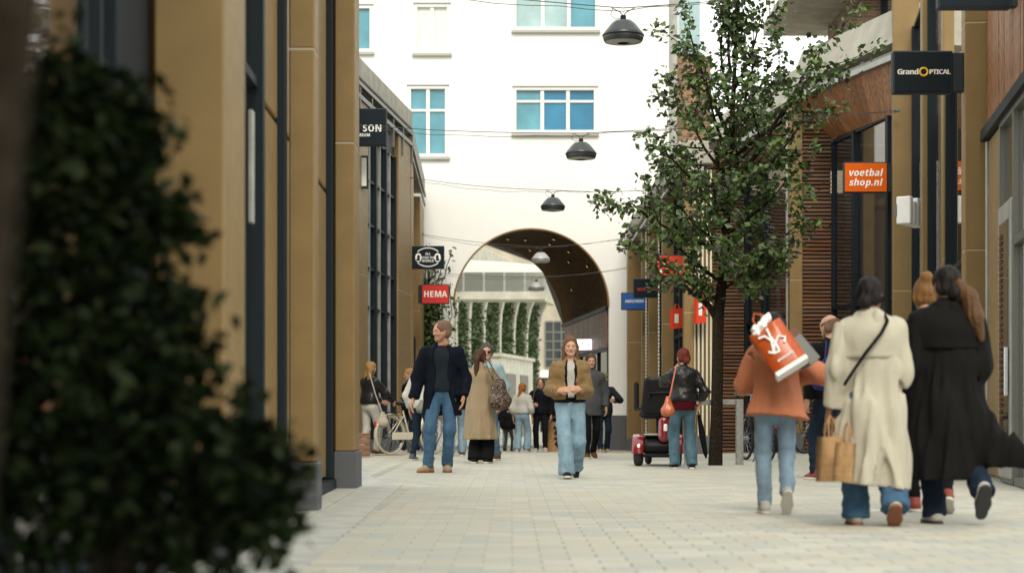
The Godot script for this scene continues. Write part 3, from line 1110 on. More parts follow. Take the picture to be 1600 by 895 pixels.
func make_right_far() -> void:
	var b := thing("corner_shop", "bronze corner shop with low concrete roof edge next to the white wall", "building")
	var f := Fac.new(Vector3(3.3, 0, 0), Vector3(3.3, 0, -50), Vector3(0, 0, -40))
	pillar(b, f, 49.3, 49.8, -0.2, 0.32, 5.15, -0.4, 0.1, [2.6])
	pillar(b, f, 46.2, 46.5, -0.2, 0.17, 5.15, -0.4, 0.1, [2.6])
	pillar(b, f, 43.5, 43.8, -0.2, 0.2, 5.15, -0.3, 0.15, [2.6])
	pillar(b, f, 39.5, 39.8, -0.2, 0.2, 5.15, -0.2, 0.25, [2.6])
	pillar(b, f, 35.1, 35.4, -0.05, 0.15, 5.15, -0.1, 0.3, [2.6])
	glazing(b, f, [35.45, 36.9, 38.2, 39.45], [-0.1, 2.3, 5.1], -0.08, 0.06, 0.1, M.steel_dark, M.glass, [0])
	glazing(b, f, [39.85, 41.7, 43.45], [-0.1, 2.3, 5.1], -0.08, 0.06, 0.1, M.steel_dark, M.glass, [1])
	glazing(b, f, [43.85, 45.0, 46.15], [-0.2, 2.3, 5.1], -0.08, 0.06, 0.1, M.steel_grey, M.glass)
	fbox(b, "bronze_panel", f, 46.55, 49.25, -0.3, 5.1, -0.1, -0.04, M.bronze, 0.01)
	fbox(b, "door_frame", f, 36.2, 36.4, -0.1, 2.7, -0.1, 0.05, M.steel_light)
	fbox(b, "roof_edge", f, 35.0, 50.95, 5.3, 5.72, -0.4, 0.26, M.concrete, 0.02)
	fbox(b, "roof", f, 42.2, 50.9, 5.3, 5.6, -4.0, -0.42, M.concrete)
	fbox(b, "roof_rail", f, 35.0, 50.95, 5.17, 5.25, -0.2, 0.22, M.steel_light)
	fbox(b, "shop_wall", f, 35.6, 42.1, -0.2, 5.2, -0.36, -0.3, M.interior)
	fbox(b, "shop_wall", f, 42.2, 50.95, -0.4, 5.28, -4.0, -1.4, M.interior)
	# the end that faces the camera: cream frames over a stone foot
	var e := Fac.new(Vector3(3.12, 0, -35.1), Vector3(3.7, 0, -35.1), Vector3(0, 0, 0))
	fbox(b, "plinth", e, 0.2, 0.58, -0.1, 0.34, -0.3, 0.02, M.plinth, 0.01)
	for k in 5:
		fbox(b, "cream_post", e, 0.205 + k * 0.075, 0.24 + k * 0.075, 0.34, 5.2, -0.1, 0.0 + 0.02 * (k % 2), M.cream, 0.006)
	fbox(b, "cream_panel", e, 0.2, 0.56, 0.34, 5.2, -0.2, -0.1, M.bronze)
	for s in [44.9, 41.0]:
		var q := MB.new()
		q.tube([f.at(s, 0.2, 0.16), f.at(s, 5.2, 0.16)], 0.008, 6)
		for i in 62:
			q.ball(f.at(s, 0.25 + i * 0.08, 0.16), Vector3(0.024, 0.03, 0.024), 6)
		part(b, "bead_chain", q.mesh(), M.white_paint)
	# the long timber building with its sawtooth front
	var c := thing("timber_building", "tall building with brown timber slat walls and deep sloping wooden soffit", "building")
	var s1 := Fac.new(Vector3(3.7, 0, -42), Vector3(5.11, 0, -42), Vector3.ZERO)
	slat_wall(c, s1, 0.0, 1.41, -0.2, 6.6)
	var g1 := Fac.new(Vector3(5.11, 0, -42), Vector3(5.55, 0, -38.2), Vector3(0, 0, -38))
	var m1 := g1.s_of(1193)
	glazing(c, g1, [0.03, m1, 3.72], [0.0, 2.7, 6.0], -0.05, 0.07, 0.1, M.steel_dark, M.glass, [0, 1])
	var pf := Fac.new(Vector3(5.5, 0, -38), Vector3(6.5, 0, -38), Vector3.ZERO)
	pillar(c, pf, 0.0, 0.26, -0.4, 0.0, 6.95, -0.1, 0.35, [3.4])
	fbox(c, "drain_pipe", pf, -0.05, 0.0, 0.1, 6.9, -0.2, -0.14, M.steel_light, 0.01)
	var s2 := Fac.new(Vector3(5.76, 0, -38.05), Vector3(6.33, 0, -38.05), Vector3.ZERO)
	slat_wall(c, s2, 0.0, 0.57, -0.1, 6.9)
	var g2 := Fac.new(Vector3(6.33, 0, -38), Vector3(6.84, 0, -34.2), Vector3(0, 0, -34))
	glazing(c, g2, [0.03, g2.s_of(1335), g2.s_of(1388), 3.8], [0.0, 2.83, 6.12], -0.05, 0.07, 0.1, M.steel_dark, M.glass, [1, 2])
	for g in [g1, g2]:
		fbox(c, "shop_wall", g, 0.0, 3.8, -0.2, 6.5, -2.4, -2.2, M.interior)
		fbox(c, "shop_floor", g, 0.0, 3.8, -0.2, 0.0, -2.2, -0.1, M.interior)
		fbox(c, "shop_ceiling", g, 0.0, 3.8, 6.1, 6.3, -2.2, -0.1, M.interior)
	# poster in the window behind the tree
	var po := fbox(c, "poster", g1, g1.s_of(1205), g1.s_of(1229), 2.85, 3.55, -0.14, -0.12, M.sign_white)
	fbox(po, "poster_print", g1, g1.s_of(1211), g1.s_of(1224), 2.95, 3.3, -0.119, -0.112, M.sign_scarlet)
	# curtain seen through the glass
	var cq := MB.new()
	var rows := []
	for j in 2:
		var row := []
		for i in 41:
			var t := i / 40.0
			row.append(g2.at(1.5 + t * 1.0, 0.1 + j * 4.7, -0.45 + 0.06 * sin(t * 60.0)))
		rows.append(row)
	cq.grid(rows)
	part(c, "curtain", cq.mesh(), mat("curtain", lin(0.42, 0.3, 0.17), 0.8, 0.0, {"back": lin(0.3, 0.2, 0.1)}))
	# soffit boards between the eaves and the head of the glass
	soffit(c, P(1244, 159, 38), P(1400, 93, 33.9), P(1400, 177, 34.2), P(1300, 217, 37.95), 15)
	soffit(c, P(1112, 262, 42), P(1236, 190, 38), P(1236, 232, 38.2), P(1166, 270, 41.9), 10)
	# metal bands and the leaning concrete edge above them
	eave(c, P(1238, 159, 38.1), P(1404, 91, 33.7))
	eave(c, P(1105, 255, 42.1), P(1243, 176, 38.15))
	# dark brick storey set back on the roof
	var bt := drawn("bricks", 256, 256, func(u, v): return brick_tone(u, v))
	var bm := mat("brick", lin(0.36, 0.26, 0.2), 0.9, 0.0, {"tex": bt, "scale": Vector3(0.9, 0.9, 0.9), "world": true})
	var u := thing("brick_upper_storey", "brown brick upper storey behind the concrete roof edge under a flat slab", "building")
	var ub := MB.new()
	ub.prism([Vector3(7.0, 6.6, -39.5), Vector3(12.0, 6.6, -39.5), Vector3(12.0, 12.5, -39.5), Vector3(7.0, 12.5, -39.5)], Vector3(0, 0, -3))
	part(u, "wall", ub.mesh(), bm)
	boxpart(u, "window", P(1383, 2, 39.45), Vector3(0.12, 0.8, 0.06), M.steel_dark)
	ub = MB.new()
	var sl := [P(1196, 33, 41), P(1279, 34, 41), P(1330, -60, 41), P(1240, -60, 41)]
	ub.box(Vector3(6.9, 9.45, -40.0), Vector3(2.4, 0.28, 7.0))
	part(u, "balcony_slab", ub.mesh(), M.concrete)
	for i in 9:
		boxpart(u, "rail_post", Vector3(5.75, 10.1, -36.8 - i * 0.75), Vector3(0.04, 1.1, 0.04), M.steel_light)
	boxpart(u, "hand_rail", Vector3(5.75, 10.65, -39.8), Vector3(0.06, 0.05, 6.2), M.steel_light)
	# building behind the tree
	var h := thing("brick_house", "house of pinkish brick behind the tree crown, beside the white wall", "building")
	var hb := MB.new()
	hb.box(Vector3(P(1085, 0, 55).x, 5.2, -56.5), Vector3(0.95, 11.6, 3.0))
	part(h, "wall", hb.mesh(), mat("pink_brick", lin(0.42, 0.27, 0.19), 0.9, 0.0, {"tex": bt, "scale": Vector3(0.9, 0.9, 0.9), "world": true}))
	boxpart(h, "attic_panel", Vector3(P(1078, 0, 55).x, 13.0, -56.5), Vector3(0.6, 3.9, 3.0), M.glass_pale)
	boxpart(h, "grey_corner", Vector3(P(1050, 0, 53).x, 6.0, -53.5), Vector3(0.3, 13.0, 1.0), M.steel_light)

func brick_tone(u: float, v: float) -> Color:
	var row := int(v * 16)
	var x := u * 5.0 + 0.5 * (row % 2)
	var fx: float = x - floorf(x)
	var fy := v * 16 - row
	if fx < 0.05 or fy < 0.16:
		return Color(0.95, 0.93, 0.9)
	var t := 0.55 + 0.35 * hashv(int(floorf(x)) % 5, row)
	return Color(t, t * 0.95, t * 0.9)

func soffit(parent: Node3D, A: Vector3, B: Vector3, C: Vector3, D: Vector3, k: int) -> void:
	var w := Node3D.new()
	w.name = "soffit"
	parent.add_child(w, true)
	for i in k:
		var t0 := (i + 0.015) / k
		var t1 := (i + 0.985) / k
		var q := MB.new()
		q.prism([A.lerp(B, t0), A.lerp(B, t1), D.lerp(C, t1), D.lerp(C, t0)], Vector3(0.01, 0.05 + 0.01 * (i % 3), 0))
		part(w, "board", q.mesh(), [M.board_a, M.board_b, M.board_c, M.board_a][(i * 7 + i / 3) % 4])

func eave(parent: Node3D, A: Vector3, B: Vector3) -> void:
	var d := (B - A).normalized()
	var n := Vector3.UP.cross(d)
	if n.z < 0:
		n = -n
	var mk := func(called: String, y0: float, y1: float, o0: float, o1: float, lean: float, m: Material) -> void:
		var q := MB.new()
		q.prism([A + Vector3.UP * y0 + n * o0, A + Vector3.UP * y1 + n * (o0 + lean), A + Vector3.UP * y1 + n * (o1 + lean), A + Vector3.UP * y0 + n * o1], B - A)
		part(parent, called, q.mesh(), m)
	mk.call("eave_band", 0.0, 0.1, -0.15, 0.05, 0.0, M.steel_light)
	mk.call("eave_band", 0.11, 0.17, -0.15, 0.0, 0.0, M.steel_grey)
	mk.call("eave_back", 0.17, 0.29, -0.6, -0.5, 0.0, M.steel_grey)
	mk.call("roof_edge", 0.29, 1.0, -1.5, 0.06, -0.28, M.concrete)

func make_right_near() -> void:
	var b := thing("bronze_shop_building", "bronze building with timber boards above a glass shop door", "building")
	var f := Fac.new(Vector3(2.38, 0, 0), Vector3(2.38 + 0.14 * 40, 0, -40), Vector3.ZERO)
	var S := func(z: float) -> float: return z / absf(f.d.z)
	pillar(b, f, S.call(21.9), S.call(22.3), -0.05, 0.27, 8.0, -0.05, 0.36, [2.6, 5.2])
	pillar(b, f, S.call(26.8), S.call(27.2), -0.05, 0.1, 8.5, -0.05, 0.36, [2.9])
	pillar(b, f, S.call(30.0), S.call(30.4), -0.05, 0.16, 8.5, -0.05, 0.36, [2.9])
	pillar(b, f, S.call(33.6), S.call(34.0), -0.05, 0.4, 9.0, -0.05, 0.36, [2.9])
	glazing(b, f, [S.call(22.35), S.call(24.2), S.call(26.75)], [0.05, 2.7, 5.3], 0.0, 0.07, 0.1, M.steel_dark, M.glass, [2])
	glazing(b, f, [S.call(27.25), S.call(29.95)], [0.05, 2.7, 7.5], 0.0, 0.07, 0.1, M.steel_dark, M.glass, [1])
	glazing(b, f, [S.call(30.45), S.call(33.55)], [0.05, 2.7, 7.5], 0.0, 0.07, 0.1, M.steel_dark, M.glass, [1])
	# glass front and door below the boards
	glazing(b, f, [S.call(17.6), S.call(19.2), S.call(20.4)], [0.05, 2.45, 3.8], 0.0, 0.08, 0.1, M.steel_grey, M.glass)
	fbox(b, "bronze_panel", f, S.call(20.45), S.call(21.6), 0.05, 3.8, -0.04, 0.03, M.bronze, 0.01)
	fbox(b, "glazing_frame", f, S.call(21.62), S.call(21.72), 0.05, 3.8, -0.04, 0.06, M.steel_light, 0.01)
	var dr := fbox(b, "door", f, S.call(19.25), S.call(20.35), 0.06, 2.9, 0.01, 0.07, M.steel_light, 0.012)
	fbox(dr, "door_pane", f, S.call(19.4), S.call(20.2), 0.2, 2.7, 0.06, 0.075, M.glass_dark)
	for k in 34:
		fbox(dr, "louver", f, S.call(19.95), S.call(20.12), 0.4 + k * 0.065, 0.44 + k * 0.065, 0.075, 0.09, M.slat_a)
	fbox(dr, "door_handle", f, S.call(19.35), S.call(19.4), 0.9, 1.4, 0.075, 0.12, M.chrome, 0.01)
	fbox(b, "board_trim", f, S.call(17.6), S.call(21.85), 3.82, 3.94, -0.02, 0.1, M.steel_dark)
	var s: float = S.call(17.6)
	var i := 0
	while s < S.call(21.8):
		fbox(b, "board", f, s, s + 0.118, 3.94, 8.4, -0.06, 0.03 + 0.012 * hashv(i, 2), [M.board_a, M.board_b, M.board_a][i % 3], 0.005)
		s += 0.126
		i += 1
	fbox(b, "shop_wall", f, S.call(17.6), S.call(33.9), -0.1, 5.2, -3.2, -3.0, M.interior)
	fbox(b, "shop_floor", f, S.call(17.6), S.call(33.9), -0.1, 0.03, -3.0, -0.06, M.interior)
	fbox(b, "shop_ceiling", f, S.call(17.6), S.call(33.9), 5.2, 5.3, -3.0, -0.06, M.interior)
	fbox(b, "wall_light", f, S.call(19.3), S.call(19.5), 4.85, 4.95, 0.05, 0.4, M.black_plastic)

# ------------------------------------------------------------------ signs, lamps, plants, vehicles
# a hanging sign facing along the street, given by its corners in the picture and its distance
func sign_board(label: String, x0: float, y0: float, x1: float, y1: float, z: float, face: Material, side: int, arm_px: float) -> Node3D:
	var A := P(x0, y1, z)
	var B := P(x1, y0, z)
	var mid := (A + B) / 2
	var o := thing("hanging_sign", label, "sign", Vector3(mid.x, A.y, mid.z), 0.0, "signs hung over the street")
	var w := B.x - A.x
	var h := B.y - A.y
	boxpart(o, "frame", Vector3(0, h / 2, -0.06), Vector3(w, h, 0.12), M.sign_frame, 0.012)
	boxpart(o, "face", Vector3(0, h / 2, 0.003), Vector3(w - 0.04, h - 0.04, 0.012), face)
	boxpart(o, "rear_face", Vector3(0, h / 2, -0.123), Vector3(w - 0.04, h - 0.04, 0.012), face)
	if arm_px > 0:
		var l := arm_px * z / F
		boxpart(o, "bracket", Vector3(side * (w / 2 + l / 2), h / 2, -0.06), Vector3(l, h * 0.92, 0.1), M.sign_frame, 0.01)
	return o

func make_signs() -> void:
	var o := sign_board("dark sign with white lettering round a yellow ring", 1396, 79, 1490, 146, 22.0, M.sign_dark, 1, 18)
	var s := 22.0 / F
	var h := 67 * s
	lettering(o, "Grand", Vector3(-24.5 * s, h * 0.5, 0.012), 8.0 * s, M.sign_white, {"wide": 1.2})
	lettering(o, "PTICAL", Vector3(25.5 * s, h * 0.5, 0.012), 7.2 * s, M.sign_white, {"wide": 1.15})
	var q := MB.new()
	q.torus(Vector3(0.8 * s, h * 0.5, 0.012), Vector3(0, 0, 1), 6.0 * s, 1.7 * s, 28, 8)
	part(o, "ring", q.mesh(), M.sign_gold)
	o = sign_board("orange sign with two lines of slanted white lettering", 1319, 253, 1388, 301, 34.0, M.sign_orange, 1, 9)
	s = 34.0 / F
	for b in [[0.012, 0.0], [-0.132, PI]]:
		lettering(o, "voetbal", Vector3(0, 31 * s, b[0]), 10.6 * s, M.sign_white, {"slant": 0.22, "turn": b[1]})
		lettering(o, "shop.nl", Vector3(0, 16 * s, b[0]), 10.6 * s, M.sign_white, {"slant": 0.22, "turn": b[1]})
	o = sign_board("red sign with four white capitals beside the climbing vine", 658, 444, 702, 475, 46.0, M.sign_red, -1, 5)
	lettering(o, "HEMA", Vector3(0, 15.5 * 46 / F, 0.012), 9.5 * 46 / F, M.sign_white)
	o = sign_board("dark sign with two white portrait ovals and small white words", 643, 384, 694, 420, 41.6, M.sign_dark, -1, 3)
	s = 41.6 / F
	for t in [["ALL", 23.5, 3.6], ["OVER THE", 17.5, 3.4], ["WORLD", 12.5, 3.8]]:
		lettering(o, t[0], Vector3(0, t[1] * s, 0.012), t[2] * s, M.sign_white)
	for k in [-1, 1]:
		q = MB.new()
		q.ball(Vector3(k * 15 * s, 17.5 * s, 0.008), Vector3(5.2 * s, 7.2 * s, 0.006), 20)
		var ov := part(o, "portrait_oval", q.mesh(), M.sign_white)
		q = MB.new()
		q.ball(Vector3(k * 14.6 * s, 18.5 * s, 0.013), Vector3(2.3 * s, 3.4 * s, 0.005), 12)
		q.ball(Vector3(k * 15.2 * s, 14.3 * s, 0.0125), Vector3(3.2 * s, 2.0 * s, 0.005), 12)
		part(ov, "portrait", q.mesh(), M.sign_dark)
		q = MB.new()
		var arc := []
		for i in 13:
			var an := PI * (0.2 + 0.6 * i / 12.0)
			arc.append(Vector3(cos(an) * 20 * s, (18 + k * sin(an) * 14.5) * s, 0.012))
		q.tube(arc, 0.9 * s, 5)
		part(o, "text_arc", q.mesh(), M.sign_white)
	o = sign_board("dark sign half behind a bronze pillar, white capitals over smaller ones", 540, 169, 604, 228, 34.5, M.sign_dark, -1, 0)
	s = 34.5 / F
	lettering(o, "SON", Vector3(9.5 * s, 27.5 * s, 0.012), 10.5 * s, M.sign_white)
	lettering(o, "RIUM", Vector3(-2.5 * s, 17 * s, 0.012), 4.6 * s, M.sign_white)
	o = sign_board("blue sign with slanted white capitals against the white wall", 971, 457, 1012, 484, 45.5, M.sign_blue, 1, 3)
	lettering(o, "SKECHERS", Vector3(0, 13.5 * 45.5 / F, 0.012), 4.4 * 45.5 / F, M.sign_white, {"slant": 0.3, "wide": 1.05})
	o = sign_board("dark grey sign with red capitals half hidden by leaves", 990, 435, 1035, 465, 42.5, M.sign_dark, 1, 3)
	lettering(o, "EPI", Vector3(0.14, 13 * 42.5 / F, 0.012), 4.6 * 42.5 / F, M.sign_red)
	lettering(o, "NOR", Vector3(-0.14, 13 * 42.5 / F, 0.012), 4.6 * 42.5 / F, M.sign_red)
	o = sign_board("bright red sign with white writing behind the tree leaves", 1026, 398, 1070, 432, 36.5, M.sign_scarlet, 1, 3)
	for i in 7:
		boxpart(o, "letter_stroke", Vector3((-15 + i * 5) * 36.5 / F, (9 + 9 * (i % 2)) * 36.5 / F, 0.012), Vector3(0.035, 0.07, 0.008), M.sign_white)
	o = sign_board("dark sign edge over the timber boards above the shop door", 1467, -52, 1582, 13, 18.2, M.sign_dark, 1, 10)
	# small upright light box on the bronze pillar
	var lb := thing("light_box", "narrow upright white light box in dark frame on bronze pillar", "sign", P(568, 293, 35.2), 0.0, "signs hung over the street")
	boxpart(lb, "frame", Vector3(0, 0.28, 0), Vector3(0.17, 0.6, 0.12), M.sign_frame, 0.01)
	boxpart(lb, "face", Vector3(0, 0.28, 0.062), Vector3(0.11, 0.52, 0.01), M.sign_white)
	# boxed white letters on the pillar of the right building
	var bl := thing("box_letters", "row of white boxed letters fixed edge-on between bronze pillars", "sign", P(1427, 355, 31.0), 0.0, "signs hung over the street")
	bl.rotation.y = deg_to_rad(58)
	for i in 5:
		boxpart(bl, "letter_box", Vector3(-0.36 + i * 0.17, 0.24 - 0.03 * (i % 2), 0), Vector3(0.14, 0.44 - 0.07 * (i % 2), 0.24), M.sign_white, 0.015)
	boxpart(bl, "back_plate", Vector3(-0.02, 0.24, -0.13), Vector3(0.86, 0.2, 0.03), M.steel_grey)
	# lit white sign inside the arch
	var ls := thing("lit_shop_sign", "white lit shop sign with dark letters inside the arch passage", "sign", P(911, 546, 54.6), 0.0, "signs hung over the street")
	ls.rotation.y = deg_to_rad(-24)
	var glow := mat("sign_glow", lin(0.85, 0.85, 0.82), 0.4, 0.0, {"glow": lin(0.9, 0.9, 0.88), "energy": 0.9})
	boxpart(ls, "light_panel", Vector3(0, 0.14, 0), Vector3(0.52, 0.3, 0.06), glow, 0.01)
	for i in 5:
		boxpart(ls, "letter_stroke", Vector3(-0.18 + i * 0.09, 0.15 - 0.02 * (i % 2), 0.033), Vector3(0.022, 0.15 - 0.04 * (i % 2), 0.01), M.sign_dark)
	# red carrier-bag shaped banners on the corner shop
	for r in [[1050, 475, 1069, 514, 37.0, "red bag-shaped banner on the corner shop, lower of two"], [1088, 452, 1105, 506, 34.8, "red and white bag-shaped banner on the cream frames of the corner shop"]]:
		var A := P(r[0], r[3], r[4])
		var B := P(r[2], r[1], r[4])
		var w := B.x - A.x
		var hh := B.y - A.y
		var t := thing("bag_banner", r[5], "banner", Vector3((A.x + B.x) / 2, A.y, A.z), 0.3, "red bag banners")
		q = MB.new()
		q.prism([Vector3(-w / 2, 0, 0), Vector3(w / 2, 0.03, 0), Vector3(w / 2 * 0.92, hh * 0.85, 0), Vector3(-w / 2 * 0.9, hh * 0.8, 0)], Vector3(0, 0, -0.14))
		part(t, "bag", q.mesh(), M.sign_scarlet)
		q = MB.new()
		q.tube([Vector3(-w * 0.2, hh * 0.78, -0.05), Vector3(-w * 0.12, hh, -0.05), Vector3(w * 0.14, hh, -0.05), Vector3(w * 0.22, hh * 0.8, -0.05)], 0.012, 6)
		part(t, "handle", q.mesh(), M.sign_scarlet)
		boxpart(t, "white_mark", Vector3(-w * 0.12, hh * 0.42, 0.004), Vector3(w * 0.34, hh * 0.36, 0.008), M.sign_white)

func lamp(px: float, py: float, z: float, dia: float, label: String, pale: bool, A: Vector3, B: Vector3) -> void:
	var c := P(px, py, z)
	var r := dia / 2
	var o := thing("pendant_lamp", label, "lamp", c, 0.0, "pendant lamps over the street")
	var m: Material = M.lamp_shell_pale if pale else M.lamp_shell
	var q := MB.new()
	q.lathe([Vector2(r * 0.9, -r * 0.62), Vector2(r * 0.97, -r * 0.5), Vector2(r, -r * 0.36), Vector2(r * 0.97, -r * 0.2), Vector2(r * 0.9, -r * 0.1), Vector2(r * 0.62, r * 0.25), Vector2(r * 0.42, r * 0.42), Vector2(r * 0.15, r * 0.48), Vector2(0.0, r * 0.5)], Vector3.ZERO, Basis(), 28)
	part(o, "shade", q.mesh(), m)
	q = MB.new()
	q.lathe([Vector2(0, -r * 0.68), Vector2(r * 0.6, -r * 0.67), Vector2(r * 0.9, -r * 0.6)], Vector3.ZERO, Basis(), 28)
	part(o, "diffuser", q.mesh(), M.lamp_glass)
	q = MB.new()
	q.torus(Vector3(0, -r * 0.3, 0), Vector3.UP, r * 0.985, r * 0.05, 28, 6)
	part(o, "rim", q.mesh(), M.steel_dark if not pale else M.steel_grey)
	q = MB.new()
	q.tube([Vector3(0, r * 0.45, 0), Vector3(0, r * 0.68, 0)], r * 0.14, 12)
	part(o, "cap", q.mesh(), M.steel_dark)
	q = MB.new()
	var top := r * 1.05
	for k in [-1, 1]:
		q.tube([Vector3(0, r * 0.66, 0), Vector3(k * r * 0.16, r * 0.85, 0), Vector3(k * r * 0.55, top, 0)], 0.006, 5)
	q.tube([Vector3(-r * 0.5, top, 0), Vector3(-r * 0.62, r * 0.7, 0.01), Vector3(-r * 0.4, r * 0.5, 0.02), Vector3(-r * 0.1, r * 0.55, 0.0)], 0.004, 5)
	part(o, "hanger", q.mesh(), M.wire)
	# its span wire
	var w := thing("span_wire", "thin span wire that carries the %s" % label.replace("grey ", "").replace("pale ", ""), "wire", Vector3.ZERO, 0.0, "span wires")
	var mid := c + Vector3(0, top, 0)
	for k in 2:
		var path := []
		for i in 25:
			var t := i / 24.0
			var p: Vector3
			if t < 0.5:
				p = A.lerp(mid, t * 2)
				p.y -= sin(t * TAU) * (0.05 + 0.04 * k)
			else:
				p = mid.lerp(B, t * 2 - 1)
				p.y -= sin((t - 0.5) * TAU) * (0.05 if k == 0 else 0.02)
			p.y -= k * 0.012
			p.y -= 0.03 * k * absf(sin(t * 23.0))
			path.append(p)
		q = MB.new()
		q.tube(path, 0.006 if k == 0 else 0.0045, 5)
		part(w, "cable", q.mesh(), M.wire)
	for e in [A, B]:
		boxpart(w, "anchor", e, Vector3(0.12, 0.06, 0.06), M.steel_grey, 0.01)

func make_lamps() -> void:
	lamp(974, 46, 22.5, 0.48, "large grey bell lamp beside the tree top", false, Vector3(-3.2, 6.0, -22.5), Vector3(5.05, 5.9, -22.5))
	lamp(908, 233, 30.0, 0.48, "grey bell lamp under the three-part blue window", false, P(600, 176, 30.0) + Vector3(-1.0, 0.15, -2.0), P(1402, 172, 33.4))
	lamp(864, 317, 38.0, 0.48, "grey bell lamp just above the crown of the arch", false, P(640, 277, 41.0) + Vector3(-0.03, 0, 0), Vector3(3.3, 5.45, -40.0))
	lamp(845, 401, 49.0, 0.475, "pale bell lamp hanging before the arch vault", true, Vector3(-2.3, 5.3, -48.6), Vector3(3.1, 5.25, -48.6))
	lamp(838, 446, 50.3, 0.42, "pale bell lamp hanging lowest before the arch opening", true, Vector3(-2.4, 4.5, -50.3), Vector3(3.1, 4.6, -50.3))

# a crown of leaves: many small faces on twigs that leave the limbs
func limb(q: MB, a: Vector3, dirr: Vector3, l: float, r0: float, r: RandomNumberGenerator, ends: Array, depth: int) -> void:
	var path := [a]
	var rad := [r0]
	var p := a
	var d := dirr.normalized()
	var k := 6
	for i in k:
		d = (d + Vector3(r.randf_range(-0.16, 0.16), r.randf_range(-0.02, 0.14), r.randf_range(-0.16, 0.16))).normalized()
		p += d * l / k
		path.append(p)
		rad.append(lerpf(r0, r0 * 0.3, (i + 1.0) / k))
		if depth > 0 and i > 0:
			var side := d.cross(Vector3(r.randf_range(-1, 1), r.randf_range(-0.3, 0.3), r.randf_range(-1, 1))).normalized()
			limb(q, p, side * 0.9 + d * 0.75, l * r.randf_range(0.24, 0.46), rad[-1] * 0.6, r, ends, depth - 1)
		if depth == 0:
			ends.append(p)
	ends.append(p)
	q.tube(path, rad, 6 if r0 > 0.02 else 4, false)

func make_tree() -> void:
	var base := P(1118, 727, 27.3)
	base.y = ground_y(27.3)
	var o := thing("street_tree", "young street tree with slim trunk and loose green crown", "tree", base)
	var r := RandomNumberGenerator.new()
	r.seed = 21
	var q := MB.new()
	var s := 27.3 / F
	var px := func(x: float, y: float, dz := 0.0) -> Vector3: return P(x, y, 27.3) - base + Vector3(0, 0, dz)
	var path := [Vector3(0, -0.05, 0), px.call(1120, 660), px.call(1121, 600), px.call(1122, 540), px.call(1123, 490), px.call(1130, 430), px.call(1134, 370), px.call(1138, 300), px.call(1142, 220), px.call(1147, 140), px.call(1150, 70), px.call(1152, 5)]
	q.tube(path, [0.105, 0.087, 0.083, 0.08, 0.08, 0.07, 0.06, 0.05, 0.042, 0.032, 0.022, 0.012], 14, false)
	part(o, "trunk", q.mesh(), M.bark)
	q = MB.new()
	var ends := []
	# each limb: height in the picture where it leaves, tip in the picture, depth of the tip
	var limbs := [[500, 1062, 432, 0.2], [470, 1010, 400, -0.3], [455, 1210, 410, 0.4], [440, 975, 335, 0.2], [430, 1262, 345, -0.2], [410, 1060, 330, 0.6], [400, 1190, 330, -0.6], [385, 1010, 290, -0.5], [370, 1255, 300, 0.3], [350, 1080, 250, -0.5], [340, 1200, 250, 0.6],
		[330, 1020, 215, 0.3], [310, 1262, 190, 0.2], [300, 1100, 180, 0.6], [285, 1195, 170, -0.5], [270, 1035, 140, -0.2], [255, 1268, 95, -0.1], [240, 1080, 100, 0.4], [225, 1185, 95, 0.4], [210, 1050, 55, 0.1], [190, 1230, 70, -0.4], [170, 1100, 30, -0.4], [150, 1190, 25, 0.3], [120, 1120, -20, 0.2], [90, 1175, -30, -0.2], [440, 1150, 395, 0.8], [360, 1120, 300, 0.9], [250, 1150, 150, 0.8], [430, 1215, 455, 0.3], [390, 960, 355, 0.1], [300, 1280, 62, 0.3]]
	for l in limbs:
		var fy: float = l[0]
		var from: Vector3 = px.call(lerpf(1150, 1123, clampf((fy - 5) / 485.0, 0, 1)), fy)
		var tip: Vector3 = px.call(l[1], l[2], l[3])
		var v := tip - from
		# thick low limbs rise in a curve
		limb(q, from, v * Vector3(1, 0.8, 1), v.length() * 0.95, clampf(0.012 + v.length() * 0.012, 0.014, 0.04), r, ends, 1)
	q.tube([px.call(1121, 500), px.call(1108, 478), px.call(1090, 462), px.call(1070, 448)], [0.05, 0.045, 0.035, 0.025], 8, false)
	part(o, "branches", q.mesh(), M.bark)
	q = MB.new()
	q.colored = true
	for e: Vector3 in ends:
		var k := 3 + int(r.randf() * 10)
		for i in k:
			var p := e + Vector3(r.randfn(0, 0.075), r.randfn(-0.01, 0.07), r.randfn(0, 0.075))
			var c: Color = [Color(0.04, 0.078, 0.02), Color(0.06, 0.105, 0.026), Color(0.085, 0.14, 0.034), Color(0.12, 0.165, 0.045), Color(0.05, 0.09, 0.024), Color(0.045, 0.03, 0.03)][r.randi_range(0, 5)]
			leaf(q, p, r.randf_range(0.06, 0.135), r, c, 0.25)
	var cr := part(o, "crown", q.mesh(), M.leaf)
	cr.set_meta("kind", "stuff")

